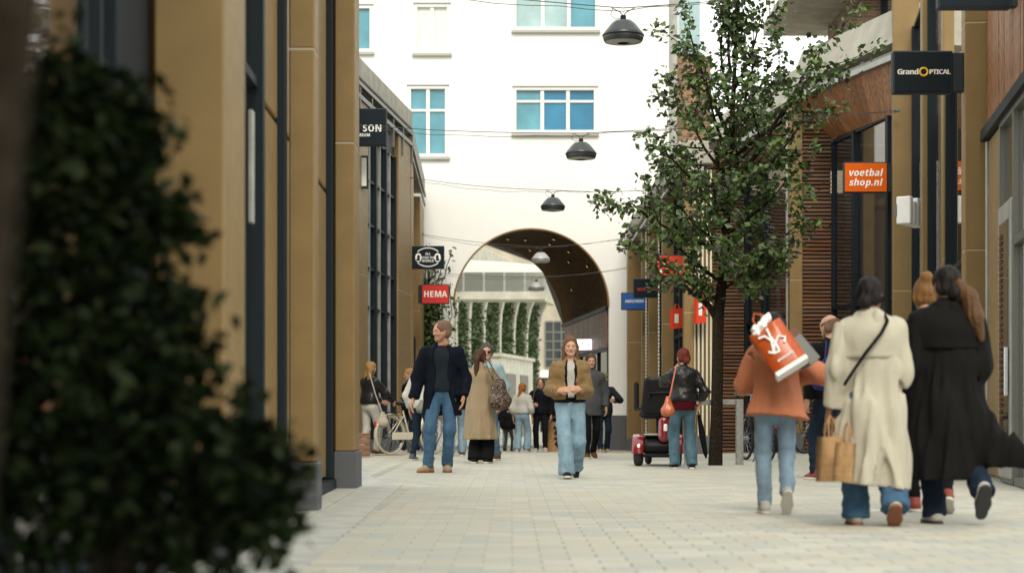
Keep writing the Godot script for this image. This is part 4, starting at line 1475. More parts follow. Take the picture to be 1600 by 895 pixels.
func make_shrub() -> void:
	var base := Vector3(-1.0, 0, -4.7)
	var o := thing("potted_shrub", "dark evergreen shrub in a tub beside the bronze building", "shrub", base)
	var r := RandomNumberGenerator.new()
	r.seed = 4
	var q := MB.new()
	q.lathe([Vector2(0.0, 0.0), Vector2(0.17, 0.0), Vector2(0.22, 0.18), Vector2(0.24, 0.19), Vector2(0.24, 0.24), Vector2(0.2, 0.24), Vector2(0.19, 0.2), Vector2(0.0, 0.19)], Vector3.ZERO, Basis(), 24)
	part(o, "tub", q.mesh(), M.terracotta)
	var ends := []
	q = MB.new()
	var s := 4.7 / F
	# lobes of the outline in picture pixels: x, y, radius
	var lobes := [[50, 330, 130], [130, 260, 100], [110, 130, 70], [165, 190, 75], [60, 200, 90], [60, 520, 170], [190, 420, 90], [230, 520, 85], [150, 650, 170], [40, 760, 190], [260, 640, 70], [320, 720, 90], [390, 760, 62], [250, 800, 110], [200, 330, 45], [285, 460, 28], [270, 350, 22], [420, 720, 30], [210, 215, 30], [370, 690, 45], [340, 820, 75], [410, 800, 48], [300, 560, 50]]
	for l in lobes:
		var c := P(l[0], l[1], 4.7) - base
		q.tube([Vector3(r.randf_range(-0.05, 0.05), 0.17, 0), Vector3(c.x * 0.5, 0.25 + (c.y - 0.25) * 0.5, r.randf_range(-0.05, 0.05)), c], [0.012, 0.008, 0.003], 5, false)
	part(o, "stems", q.mesh(), M.bark)
	q = MB.new()
	q.colored = true
	var tone := func() -> Color: return [Color(0.006, 0.011, 0.005), Color(0.01, 0.017, 0.007), Color(0.02, 0.03, 0.012), Color(0.01, 0.017, 0.007), Color(0.008, 0.014, 0.006), Color(0.034, 0.045, 0.02)][r.randi_range(0, 5)]  # the palest tones paint in glints of leaf sheen
	for l in lobes:
		var R: float = l[2] * s
		# sprays that stand out of the mass
		for j in 9:
			var d := Vector3(r.randfn(), r.randfn() * 0.8, r.randfn() * 0.5).normalized()
			var c := P(l[0], l[1], 4.7) - base
			var len := R * r.randf_range(1.05, 1.5) + 0.03
			for i in 14:
				var p := c + d * len * (0.45 + 0.55 * i / 13.0) + Vector3(r.randfn(0, 0.016), r.randfn(0, 0.016) - 0.02 * i / 13.0, r.randfn(0, 0.016))
				leaf(q, p, r.randf_range(0.035, 0.06), r, tone.call())
		var k := int(24 + 9500.0 * R * R)
		for i in k:
			var u := Vector3(r.randfn(), r.randfn(), r.randfn()).normalized() * pow(r.randf(), 0.5) * 0.92
			var p := P(l[0], l[1], 4.7) + Vector3(u.x, u.y, u.z) * R - base
			leaf(q, p, r.randf_range(0.035, 0.07), r, tone.call())
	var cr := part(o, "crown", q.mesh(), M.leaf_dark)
	cr.set_meta("kind", "stuff")
	# brown trunk close to the lens
	var t := thing("leaning_trunk", "dark brown tree trunk leaning beside the evergreen shrub", "tree", Vector3(-0.6, 0, -2.15))
	q = MB.new()
	q.tube([Vector3(-0.08, 0, 0), P(-30, 420, 2.15) - t.position, P(0, 200, 2.15) - t.position, P(25, 0, 2.15) - t.position, P(50, -300, 2.15) - t.position, Vector3(-0.1, 2.3, 0)], [0.05, 0.036, 0.03, 0.028, 0.026, 0.016], 12)
	part(t, "trunk", q.mesh(), M.bark)
	q = MB.new()
	q.colored = true
	for i in 5000:  # unseen crown above the frame, enlarged to shade shrub and trunk
		var u := Vector3(r.randfn(), r.randfn(), r.randfn()).normalized() * pow(r.randf(), 0.4)
		leaf(q, Vector3(-0.25 + u.x * 1.0, 2.45 + u.y * 0.8, -0.1 + u.z * 1.1), 0.09, r, Color(0.03, 0.06, 0.02))
	cr = part(t, "crown", q.mesh(), M.leaf_dark)
	cr.set_meta("kind", "stuff")

func make_vine() -> void:
	var o := thing("climbing_vine", "green climbing plant on the white wall beside the arch", "plant", Vector3(-2.3, -0.2, -50.6))
	var r := RandomNumberGenerator.new()
	r.seed = 9
	var q := MB.new()
	var w := MB.new()
	q.colored = true
	for k in 26:
		var x := r.randf_range(-0.15, 0.3)
		var p := Vector3(x, 0.0, r.randf_range(0.0, 0.2))
		var top := 6.1 - absf(x) * 3.5 - r.randf() * 2.4
		var path := [p]
		while p.y < top:
			p += Vector3(r.randfn(0.0, 0.05), 0.22, r.randfn(0, 0.03))
			p.z = clampf(p.z, 0.0, 0.35)
			path.append(p)
			if p.y > 1.2:
				for i in 3 + int(r.randf() * 6):
					leaf(q, p + Vector3(r.randfn(0.02, 0.1), r.randfn(0, 0.1), r.randfn(0.05, 0.07)), r.randf_range(0.08, 0.15), r, Color(0.035, 0.07, 0.015).lerp(Color(0.12, 0.17, 0.04), r.randf() * r.randf()), 0.3)
		w.tube(path, 0.012, 4, false)
	part(o, "stems", w.mesh(), M.bark)
	part(o, "foliage", q.mesh(), M.leaf).set_meta("kind", "stuff")

# ------------------------------------------------------------------ bicycles, scooter, rack
func wheel(parent: Node3D, c: Vector3, r: float, tyre: float, rimm: Material, tyrem: Material = null) -> void:
	var w := Node3D.new()
	w.name = "wheel"
	parent.add_child(w, true)
	var q := MB.new()
	q.torus(c, Vector3(1, 0, 0), r - tyre, tyre, 40, 8)
	part(w, "tyre", q.mesh(), tyrem if tyrem else M.rubber)
	q = MB.new()
	q.torus(c, Vector3(1, 0, 0), r - tyre * 2.2, tyre * 0.55, 40, 6)
	part(w, "rim", q.mesh(), rimm)
	q = MB.new()
	for i in 20:
		var an := TAU * i / 20
		q.tube([c + Vector3(0.03 * (1 if i % 2 else -1), 0, 0), c + Vector3(0, cos(an), sin(an)) * (r - tyre * 2.2)], 0.0022, 4, false)
	part(w, "spokes", q.mesh(), M.chrome)
	q = MB.new()
	q.tube([c + Vector3(-0.05, 0, 0), c + Vector3(0.05, 0, 0)], 0.024, 10)
	part(w, "hub", q.mesh(), M.chrome)

# a city bicycle heading along -z of its own frame
func bicycle(label: String, at: Vector3, turn: float, paint: Material, basket: bool) -> void:
	var o := thing("bicycle", label, "bicycle", at, turn, "bicycles at the shopfronts")
	var R := 0.35
	var tyrem: Material = mat("cream_tyre", lin(0.4, 0.36, 0.26), 0.7) if basket else M.rubber
	var cr := Vector3(0, R, 0.52)
	var cf := Vector3(0, R, -0.55)
	wheel(o, cr, R, 0.021, M.chrome, tyrem)
	wheel(o, cf, R, 0.021, M.chrome, tyrem)
	var q := MB.new()
	var bb := Vector3(0, 0.3, 0.05)
	var seat := Vector3(0, 0.78, 0.22)
	var head := Vector3(0, 0.85, -0.36)
	q.tube([bb, seat], 0.017, 8)
	q.tube([bb, Vector3(0, 0.42, -0.2), head - Vector3(0, 0.1, -0.04)], 0.02, 8)
	q.tube([head + Vector3(0, 0.1, 0.035), head, head - Vector3(0, 0.16, -0.055) * 1.0], 0.022, 8)
	for k in [-1, 1]:
		q.tube([bb + Vector3(k * 0.03, 0, 0), cr + Vector3(k * 0.06, 0, 0)], 0.01, 6)
		q.tube([seat - Vector3(0, 0.1, 0) + Vector3(k * 0.02, 0, 0), cr + Vector3(k * 0.06, 0, 0)], 0.009, 6)
		q.tube([head - Vector3(-k * 0.03, 0.16, 0.03), cf + Vector3(k * 0.055, 0.1, 0.05), cf + Vector3(k * 0.055, 0, 0)], 0.011, 6)
	part(o, "frame", q.mesh(), paint)
	for cc in [cr, cf]:
		q = MB.new()
		var g := []
		for i in 19:
			var an := deg_to_rad(-30 + 200.0 * i / 18.0) if cc == cr else deg_to_rad(20 + 150.0 * i / 18.0)
			var row := []
			for x in [-0.035, 0.0, 0.035]:
				var rr := R + (0.028 if x == 0.0 else 0.012)
				row.append(cc + Vector3(x, sin(an) * rr, cos(an) * rr))
			g.append(row)
		q.grid(g)
		part(o, "mudguard", q.mesh(), paint)
	boxpart(o, "rear_light", cr + Vector3(0, 0.2, 0.36), Vector3(0.05, 0.09, 0.03), M.sign_red, 0.01)
	q = MB.new()
	q.ball(Vector3(0, 0.9, 0.25), Vector3(0.085, 0.04, 0.12), 14)
	q.ball(Vector3(0, 0.89, 0.12), Vector3(0.03, 0.03, 0.1), 12)
	q.tube([Vector3(0, 0.76, 0.22), Vector3(0, 0.88, 0.24)], 0.013, 8)
	part(o, "saddle", q.mesh(), M.black_vinyl)
	q = MB.new()
	q.tube([head, Vector3(0, 1.02, -0.3)], 0.013, 8)
	q.tube([Vector3(-0.31, 1.0, -0.06), Vector3(-0.3, 1.04, -0.2), Vector3(-0.15, 1.05, -0.33), Vector3(0, 1.03, -0.32), Vector3(0.15, 1.05, -0.33), Vector3(0.3, 1.04, -0.2), Vector3(0.31, 1.0, -0.06)], 0.012, 8)
	part(o, "handlebar", q.mesh(), M.chrome)
	for k in [-1, 1]:
		q = MB.new()
		q.tube([Vector3(k * 0.31, 1.0, -0.04), Vector3(k * 0.303, 1.025, -0.15)], 0.018, 8)
		part(o, "grip", q.mesh(), M.black_plastic)
	q = MB.new()
	for k in [-1, 1]:
		q.tube([cr + Vector3(k * 0.06, 0, 0), Vector3(k * 0.06, 0.74, 0.66), Vector3(k * 0.06, 0.75, 0.3)], 0.007, 6)
	for i in 5:
		q.tube([Vector3(-0.06, 0.75, 0.3 + i * 0.1), Vector3(0.06, 0.75, 0.3 + i * 0.1)], 0.006, 5)
	part(o, "rear_carrier", q.mesh(), M.steel_dark)
	q = MB.new()
	q.tube([bb + Vector3(0.05, 0, 0), bb + Vector3(0.09, -0.12, -0.11)], 0.01, 6)
	q.tube([bb + Vector3(-0.05, 0, 0), bb + Vector3(-0.09, 0.12, 0.11)], 0.01, 6)
	q.torus(bb + Vector3(0.055, 0, 0), Vector3(1, 0, 0), 0.085, 0.008, 24, 6)
	part(o, "crank", q.mesh(), M.chrome)
	boxpart(o, "chain_case", Vector3(0.06, 0.33, 0.28), Vector3(0.02, 0.13, 0.5), paint, 0.008)
	q = MB.new()
	q.tube([Vector3(-0.05, 0.32, 0.4), Vector3(-0.2, 0.0, 0.36)], 0.009, 6)
	part(o, "kickstand", q.mesh(), M.steel_dark)
	if basket:
		q = MB.new()
		for j in 7:
			var y := 0.82 + j * 0.045
			var e := 0.0 + j * 0.006
			q.tube([Vector3(-0.19 - e, y, -0.42), Vector3(0.19 + e, y, -0.42), Vector3(0.19 + e, y, -0.74), Vector3(-0.19 - e, y, -0.74), Vector3(-0.19 - e, y, -0.42)], 0.011, 5)
		for i in 9:
			var x := -0.19 + i * 0.0475
			for zz in [-0.42, -0.74]:
				q.tube([Vector3(x, 0.8, zz), Vector3(x * 1.15, 1.1, zz)], 0.008, 4)
			var z2 := -0.42 - i * 0.04
			for xx in [-0.19, 0.19]:
				q.tube([Vector3(xx, 0.8, z2), Vector3(xx * 1.15, 1.1, z2)], 0.008, 4)
		q.box(Vector3(0, 0.8, -0.58), Vector3(0.38, 0.02, 0.32))
		part(o, "basket", q.mesh(), M.wicker)

func mobility_scooter() -> void:
	var at := P(1028, 728, 26.9)
	at.y = ground_y(26.9)
	var o := thing("mobility_scooter", "red and black mobility scooter with high black seat, seen from behind", "mobility scooter", at, -0.12)
	for x in [-0.27, 0.27]:
		var w := Node3D.new()
		w.name = "wheel"
		o.add_child(w, true)
		var q := MB.new()
		q.lathe([Vector2(0.1, -0.06), Vector2(0.15, -0.065), Vector2(0.185, -0.055), Vector2(0.2, -0.025), Vector2(0.2, 0.025), Vector2(0.185, 0.055), Vector2(0.15, 0.065), Vector2(0.1, 0.06)], Vector3(x, 0.2, 0.0), Basis(Vector3(0, 1, 0), Vector3(1, 0, 0), Vector3(0, 0, -1)), 28)
		part(w, "tyre", q.mesh(), M.rubber)
		q = MB.new()
		q.tube([Vector3(x - 0.05, 0.2, 0), Vector3(x + 0.05, 0.2, 0)], 0.1, 20)
		part(w, "rim", q.mesh(), M.steel_grey)
		q = MB.new()
		var g := []
		for i in 13:
			var an := deg_to_rad(-5 + 150.0 * i / 12.0)
			var row := []
			for k in [-0.085, -0.07, 0.0, 0.07, 0.085]:
				var rr := 0.245 if absf(k) < 0.08 else 0.21
				row.append(Vector3(x + k, 0.2 + sin(an) * rr, cos(an) * rr))
			g.append(row)
		q.grid(g)
		part(o, "fender", q.mesh(), M.red_paint)
	for x in [-0.18, 0.18]:
		var q := MB.new()
		q.torus(Vector3(x, 0.16, -1.0), Vector3(1, 0, 0), 0.11, 0.05, 28, 10)
		part(o, "front_wheel", q.mesh(), M.rubber)
	var sd := Sdf.new()
	sd.k = 0.06
	sd.cap(Vector3(-0.13, 0.3, -0.05), Vector3(0.13, 0.3, -0.05), 0.14, 0.14, Vector3.UP, 1.1)
	sd.cap(Vector3(-0.12, 0.27, 0.12), Vector3(0.12, 0.27, 0.12), 0.1, 0.1)
	sd.cap(Vector3(-0.1, 0.24, -0.4), Vector3(0.1, 0.24, -0.4), 0.11, 0.11, Vector3.UP, 1.5)
	part(o, "motor_housing", sdf_mesh(sd.build(0.018)), M.black_plastic)
	boxpart(o, "rear_bumper", Vector3(0, 0.15, 0.2), Vector3(0.4, 0.05, 0.05), M.black_plastic, 0.02)
	boxpart(o, "deck", Vector3(0, 0.2, -0.6), Vector3(0.44, 0.06, 0.7), M.black_plastic, 0.02)
	boxpart(o, "hood", Vector3(-0.02, 0.44, -0.02), Vector3(0.34, 0.03, 0.3), M.steel_light, 0.012)
	# seat
	var q := MB.new()
	q.tube([Vector3(0, 0.4, -0.1), Vector3(0, 0.66, -0.1)], 0.03, 10)
	part(o, "seat_post", q.mesh(), M.steel_dark)
	var seat := Node3D.new()
	seat.name = "seat"
	o.add_child(seat)
	var s := Sdf.new()
	s.k = 0.05
	s.cap(Vector3(-0.16, 0.72, -0.28), Vector3(0.16, 0.72, -0.28), 0.1, 0.1, Vector3.UP, 1.6)
	s.cap(Vector3(-0.16, 0.72, 0.02), Vector3(0.16, 0.72, 0.02), 0.1, 0.1, Vector3.UP, 1.6)
	part(seat, "cushion", sdf_mesh(s.build(0.018)), M.black_vinyl)
	s = Sdf.new()
	s.k = 0.05
	for x in [-0.12, 0.0, 0.12]:
		s.cap(Vector3(x * 1.05, 0.8, 0.1), Vector3(x * 0.85, 1.17, 0.19), 0.105, 0.085, Vector3(0, -0.2, 1), 1.9)
	part(seat, "backrest", sdf_mesh(s.build(0.018)), M.black_vinyl)
	q = MB.new()
	q.tube([Vector3(-0.1, 0.95, 0.19), Vector3(-0.1, 1.02, 0.22), Vector3(0.16, 1.03, 0.22), Vector3(0.17, 0.9, 0.19)], 0.02, 8)
	part(seat, "back_handle", q.mesh(), M.black_plastic)
	for x in [-0.3, 0.3]:
		boxpart(seat, "armrest", Vector3(x, 0.98, -0.02), Vector3(0.07, 0.4, 0.09) if x < 0 else Vector3(0.07, 0.07, 0.4), M.black_vinyl, 0.02)
		boxpart(seat, "armrest_bracket", Vector3(x * 0.87, 0.8, 0.05), Vector3(0.08, 0.04, 0.04), M.steel_dark)
	# tiller with red cowl at the front
	s = Sdf.new()
	s.k = 0.06
	s.cap(Vector3(0.12, 0.3, -0.72), Vector3(0.1, 0.7, -0.7), 0.12, 0.09)
	s.cap(Vector3(0.1, 0.7, -0.7), Vector3(0.08, 0.98, -0.6), 0.07, 0.08)
	part(o, "tiller_cowl", sdf_mesh(s.build(0.018)), M.red_paint)
	q = MB.new()
	q.tube([Vector3(-0.16, 1.02, -0.45), Vector3(0.05, 1.03, -0.55), Vector3(0.3, 1.02, -0.45)], 0.018, 8)
	part(o, "handlebar", q.mesh(), M.black_plastic)
	s = Sdf.new()
	s.k = 0.05
	s.cap(Vector3(0.1, 0.42, 0.22), Vector3(0.09, 0.62, 0.2), 0.09, 0.075, Vector3(0, 0, 1), 1.4)
	part(o, "rear_cowl", sdf_mesh(s.build(0.016)), M.red_paint)
	boxpart(o, "tail_lamp", Vector3(0.12, 0.54, 0.27), Vector3(0.05, 0.1, 0.03), M.sign_white, 0.01)

func sdf_mesh(arr: Array, colors = null) -> ArrayMesh:
	var a := []
	a.resize(Mesh.ARRAY_MAX)
	a[Mesh.ARRAY_VERTEX] = arr[0]
	a[Mesh.ARRAY_NORMAL] = arr[1]
	a[Mesh.ARRAY_INDEX] = arr[2]
	if colors != null:
		a[Mesh.ARRAY_COLOR] = colors
	var m := ArrayMesh.new()
	m.add_surface_from_arrays(Mesh.PRIMITIVE_TRIANGLES, a)
	return m

func make_street() -> void:
	make_signs()
	make_lamps()
	make_tree()
	make_shrub()
	make_vine()
	var g := func(px: float, z: float) -> Vector3: return Vector3((px - 800) * z / F, ground_y(z), -z)
	bicycle("cream bicycle with wicker basket and red rear lamp held by woman in white jeans", g.call(643, 33.9), deg_to_rad(-43), M.cream_paint, true)
	bicycle("dark bicycle leaning by the grey steel stand, behind the orange cardigan", g.call(1184, 30.0), deg_to_rad(12), M.black_plastic, false)
	bicycle("dark bicycle in front of the timber slats near the bronze pillar", g.call(1285, 35.8), deg_to_rad(-48), M.steel_dark, false)
	mobility_scooter()
	# steel stand by the tree
	var at: Vector3 = g.call(1156, 27.7)
	var o := thing("cycle_stand", "square grey steel cycle stand beside the tree trunk", "cycle stand", at)
	boxpart(o, "post", Vector3(0, 0.46, 0), Vector3(0.11, 0.96, 0.08), M.galvanised, 0.008)
	boxpart(o, "post", Vector3(-0.74, 0.46, 0), Vector3(0.11, 0.96, 0.08), M.galvanised, 0.008)
	boxpart(o, "top_bar", Vector3(-0.37, 0.9, 0), Vector3(0.626, 0.08, 0.076), M.galvanised, 0.008)
	# brown crate at the corner of the pillar
	o = thing("wooden_crate", "small brown wooden crate at the foot of the pillar behind white jeans", "crate", g.call(563, 32.6), 0.2)
	for k in 4:
		boxpart(o, "plank", Vector3(0, 0.055 + k * 0.1, 0.1), Vector3(0.3, 0.09, 0.018), M.slat_b, 0.004)
		boxpart(o, "plank", Vector3(0.14, 0.055 + k * 0.1, -0.05), Vector3(0.018, 0.09, 0.28), M.slat_b, 0.004)
		boxpart(o, "plank", Vector3(-0.14, 0.055 + k * 0.1, -0.05), Vector3(0.018, 0.09, 0.28), M.slat_b, 0.004)

# ------------------------------------------------------------------ people
var fnoise: FastNoiseLite
var heads := {}
var hands := {}
var hairs := {}
var shoe_mesh: ArrayMesh
var sole_mesh: ArrayMesh
var crowd := []
var made := []

# middle joint of a two-bone limb
func joint(a: Vector3, b: Vector3, l1: float, l2: float, pole: Vector3) -> Vector3:
	var v := b - a
	var d := clampf(v.length(), 0.05, (l1 + l2) * 0.999)
	var dn := v.normalized()
	var x := (l1 * l1 - l2 * l2 + d * d) / (2 * d)
	var hh := sqrt(maxf(l1 * l1 - x * x, 0.0))
	var side := (pole - dn * pole.dot(dn)).normalized()
	return a + dn * x + side * hh

# all joints in the person's own frame, which faces +z
func joints(c: Dictionary) -> Dictionary:
	var k: float = c.h / 1.75
	var w: float = 0.165 if c.get("f", true) else 0.19
	var J := {"k": k}
	var lean := Basis(Vector3.RIGHT, c.get("lean", 0.03))
	var pel: Vector3 = Vector3(0, 0.95, 0) + c.get("shift", Vector3.ZERO)
	var U := func(p: Vector3) -> Vector3: return (pel + lean * (p - Vector3(0, 0.95, 0))) * k
	J.pel = pel * k
	J.waist = U.call(Vector3(0, 1.08, 0))
	J.chest = U.call(Vector3(0, 1.31, 0))
	J.neck = U.call(Vector3(0, 1.475, -0.012))
	J.head = U.call(Vector3(0, 1.63, 0.022))
	J.hb = Basis(Vector3.UP, c.get("look", 0.0)) * Basis(Vector3.RIGHT, c.get("nod", 0.05)) * lean
	J.sh = []
	J.el = []
	J.wr = []
	J.hip = []
	J.kn = []
	J.an = []
	J.foot = []
	var feet: Array = c.get("feet", [[-0.1, 0.0, 0.1], [0.1, 0.0, -0.12]])
	var arms: Array = c.get("arms", [[], []])
	for i in 2:
		var s := -1.0 if i == 0 else 1.0
		var sh: Vector3 = U.call(Vector3(s * w, 1.39, -0.005))
		var am: Array = arms[i]
		var wr: Vector3 = (am[0] if am.size() else Vector3(s * 0.255, 0.87, 0.04)) * k
		var po: Vector3 = am[1] if am.size() > 1 else Vector3(s * 0.5, 0, -1)
		var v := wr - sh
		if v.length() > 0.555 * k:
			wr = sh + v.normalized() * 0.555 * k
		J.sh.append(sh)
		J.el.append(joint(sh, wr, 0.3 * k, 0.265 * k, po))
		J.wr.append(wr)
		var hip: Vector3 = (pel + Vector3(s * 0.09, -0.03, 0)) * k
		var fo: Array = feet[i]
		var an := Vector3(fo[0], 0.085 + fo[1], fo[2]) * k
		var lv: Vector3 = an - hip
		if lv.length() > 0.86 * k:
			an = hip + lv.normalized() * 0.86 * k
		J.hip.append(hip)
		J.an.append(an)
		J.kn.append(joint(hip, an, 0.44 * k, 0.43 * k, Vector3(s * 0.1, 0, 1)))
		J.foot.append([fo[3] if fo.size() > 3 else 0.0, fo[4] if fo.size() > 4 else s * 0.15])
	return J

func body_sdf(J: Dictionary) -> Sdf:
	var b := Sdf.new()
	var k: float = J.k
	b.k = 0.04 * k
	b.cap(J.pel, J.waist, 0.125 * k, 0.11 * k, Vector3(0, 0, 1), 1.35)
	b.cap(J.waist, J.chest, 0.11 * k, 0.13 * k, Vector3(0, 0, 1), 1.4)
	b.cap(J.sh[0], J.sh[1], 0.05 * k, 0.05 * k)
	b.cap(J.chest, J.neck, 0.1 * k, 0.055 * k)
	b.cap(J.neck, (J.head as Vector3) + (J.hb as Basis) * Vector3(0, -0.05, -0.02) * k, 0.054 * k, 0.05 * k)
	for i in 2:
		b.cap(J.sh[i], J.el[i], 0.044 * k, 0.036 * k)
		b.cap(J.el[i], J.wr[i], 0.036 * k, 0.026 * k)
		b.cap(J.hip[i], J.kn[i], 0.078 * k, 0.052 * k)
		b.cap(J.kn[i], J.an[i], 0.05 * k, 0.033 * k)
	return b

func folds(s: Sdf, amp: float, sc: Vector3, low: float, top: float, bot: float) -> void:
	s.noise = fnoise
	s.namp = amp
	s.nsc = sc
	s.nlow = low
	s.ytop = top
	s.ybot = bot

func trousers_sdf(J: Dictionary, style: String) -> Sdf:
	var t := Sdf.new()
	var k: float = J.k
	t.k = 0.035 * k
	var r: Array = {"slim": [0.092, 0.064, 0.05], "straight": [0.092, 0.071, 0.062], "wide": [0.094, 0.086, 0.102], "loose": [0.094, 0.08, 0.082]}[style]
	var pel: Vector3 = J.pel
	t.cap(pel + Vector3(-0.05, -0.03, -0.005) * k, pel + Vector3(0.05, -0.03, -0.005) * k, 0.125 * k, 0.125 * k, Vector3(0, 0, 1), 1.12)
	t.cap(pel, pel + Vector3(0, 0.1, 0) * k, 0.15 * k, 0.135 * k, Vector3(0, 0, 1), 1.3)
	t.cut(pel + Vector3(0, 0.12, 0) * k, Vector3.UP)
	for i in 2:
		var an: Vector3 = J.an[i]
		var kn: Vector3 = J.kn[i]
		var dn := (an - kn).normalized()
		t.cap(J.hip[i], kn, r[0] * k, r[1] * k)
		t.cap(kn, an + dn * 0.01 * k, r[1] * k, r[2] * k)
		t.cut(an + dn * (0.035 if style in ["wide", "loose"] else 0.015) * k, dn, 0.19 * k)
	folds(t, 0.016 * k, Vector3(6, 4, 6), 0.35, 0.9 * k, 0.15 * k)
	t.namp2 = 0.011 * k
	t.nsc2 = Vector3(5, 17, 5)
	return t

# upper garment: thickness t, lower edge at hem, width there rh, o.open = half width of an open front
func top_sdf(J: Dictionary, o: Dictionary) -> Sdf:
	var t := Sdf.new()
	var k: float = J.k
	t.k = 0.04 * k
	var th: float = o.get("t", 0.01)
	var fz := Vector3(0, 0, 1)
	var hem: float = o.get("hem", 0.9) * k
	var rh: float = o.get("rh", 0.165)
	var waist: Vector3 = J.waist
	var chest: Vector3 = J.chest
	var kz := 1.32
	t.cap(waist, chest, (0.13 + th * kz) * k, (0.143 + th * kz) * k, fz, kz)
	t.cap((J.sh[0] as Vector3).lerp(chest, 0.12), (J.sh[1] as Vector3).lerp(chest, 0.12), (0.048 + th * 0.7) * k, (0.048 + th * 0.7) * k)
	t.cap(chest + Vector3(-0.06, 0.02, 0) * k, chest + Vector3(0.06, 0.02, 0) * k, (0.094 + th) * k, (0.094 + th) * k)
	t.cap((J.chest as Vector3).lerp(J.neck, 0.4), J.neck, (0.085 + th) * k, (0.052 + th * 0.6) * k)
	var pel: Vector3 = J.pel
	var hc: Vector3 = Vector3(pel.x, hem - 0.06 * k, pel.z) + o.get("sway", Vector3.ZERO) * k
	if hem < waist.y:
		var mid := waist.lerp(hc, 0.35)
		t.cap(waist, mid, (0.14 + th * kz) * k, (0.16 + th * kz) * k, fz, 1.26)
		t.cap(mid, hc, (0.16 + th * kz) * k, rh * k, fz, o.get("kz", 1.22))
	for e in o.get("extra", []):
		t.cap(e[0] * k, e[1] * k, e[2] * k, e[3] * k, e[4], e[5])
	var sl: float = o.get("sleeve", 1.0)
	for i in 2:
		var sh: Vector3 = J.sh[i]
		var el: Vector3 = J.el[i]
		var wr: Vector3 = J.wr[i]
		var fat: float = o.get("arm", 1.0)
		t.cap(sh, el, (0.05 + th * 0.7) * k * fat, (0.044 + th * 0.75) * k * fat)
		if sl > 0.5:
			t.cap(el, el.lerp(wr, sl), (0.043 + th * 0.75) * k * fat, (0.034 + th * 0.7) * k * fat)
			t.cut(el.lerp(wr, sl), (wr - el), 0.11 * k)
	if o.get("collar", 0.0) > 0.0:
		var nk: Vector3 = J.neck
		t.cap(nk + Vector3(-0.035, 0.0, -0.03) * k, nk + Vector3(0.035, 0.0, -0.03) * k, 0.05 * k, 0.05 * k, Vector3.UP, 1.2)
		for s in [-1.0, 1.0]:
			t.cap(nk + Vector3(s * 0.06, 0.0, -0.01) * k, nk + Vector3(s * 0.075, -0.09, 0.1) * k, 0.028 * k, 0.026 * k, Vector3(0, 0.5, 1), 1.6)
	if o.has("open"):
		var w: float = o.open
		var zf := 0.088 + w
		t.cap((J.neck as Vector3) + Vector3(0, 0.06, 0.035 + w) * k, waist + Vector3(0, 0, zf + 0.012) * k, w * k, w * k, Vector3.ZERO, 1.0, -1.0, true)
		t.cap(waist + Vector3(0, 0.02, zf + 0.012) * k, Vector3(waist.x, hem - 0.15, waist.z + (zf + 0.02) * k), w * k, w * k * o.get("flare", 1.5), Vector3.ZERO, 1.0, -1.0, true)
	t.cut(Vector3(0, hem, 0), Vector3(0, -1, 0) + o.get("hemtilt", Vector3.ZERO))
	if o.has("slit"):
		t.cap(hc + Vector3(o.slit, 0.3, -0.22) * k, hc + Vector3(o.slit, 0.0, -0.2) * k, 0.03 * k, 0.1 * k, Vector3.ZERO, 1.0, -1.0, true)
	folds(t, o.get("amp", 0.014) * k, o.get("fold", Vector3(6, 4, 6)), o.get("low", 0.6), 1.4 * k, hem)
	return t

func head_sdf(male: bool) -> Sdf:
	var h := Sdf.new()
	h.k = 0.022
	h.cap(Vector3(0, 0.035, -0.025), Vector3(0, 0.03, 0.012), 0.097, 0.09, Vector3(1, 0, 0), 1.17)
	h.cap(Vector3(0, -0.02, 0.03), Vector3(0, -0.085, 0.062), 0.064, 0.034 if male else 0.028)
	for s in [-1.0, 1.0]:
		h.cap(Vector3(s * 0.052, -0.03, 0.0), Vector3(s * 0.028, -0.082, 0.055), 0.03, 0.026 if male else 0.02)
		h.cap(Vector3(s * 0.036, -0.018, 0.062), Vector3(s * 0.036, -0.02, 0.058), 0.027, 0.027)
		h.cap(Vector3(s * 0.08, 0.008, -0.005), Vector3(s * 0.078, -0.03, 0.0), 0.019, 0.013, Vector3(1, 0, 0.3), 2.0, 0.006)
		h.cap(Vector3(s * 0.012, -0.024, 0.096), Vector3(s * 0.012, -0.024, 0.092), 0.009, 0.009, Vector3.ZERO, 1.0, 0.008)
	h.cap(Vector3(-0.036, 0.026, 0.078), Vector3(0.036, 0.026, 0.078), 0.018, 0.018)
	h.cap(Vector3(0, 0.014, 0.092), Vector3(0, -0.02, 0.108), 0.009, 0.013, Vector3.ZERO, 1.0, 0.012)
	h.cap(Vector3(-0.018, -0.052, 0.087), Vector3(0.018, -0.052, 0.087), 0.009, 0.009, Vector3.ZERO, 1.0, 0.01)
	for s in [-1.0, 1.0]:
		h.cap(Vector3(s * 0.033, 0.005, 0.108), Vector3(s * 0.033, 0.005, 0.12), 0.02, 0.016, Vector3.ZERO, 1.0, -1.0, true)
		h.cap(Vector3(s * 0.033, 0.005, 0.077), Vector3(s * 0.033, 0.005, 0.078), 0.0125, 0.0125, Vector3.ZERO, 1.0, 0.002)
	h.cap(Vector3(0, -0.03, -0.02), Vector3(0, -0.13, -0.035), 0.056 if male else 0.046, 0.054 if male else 0.048)
	return h

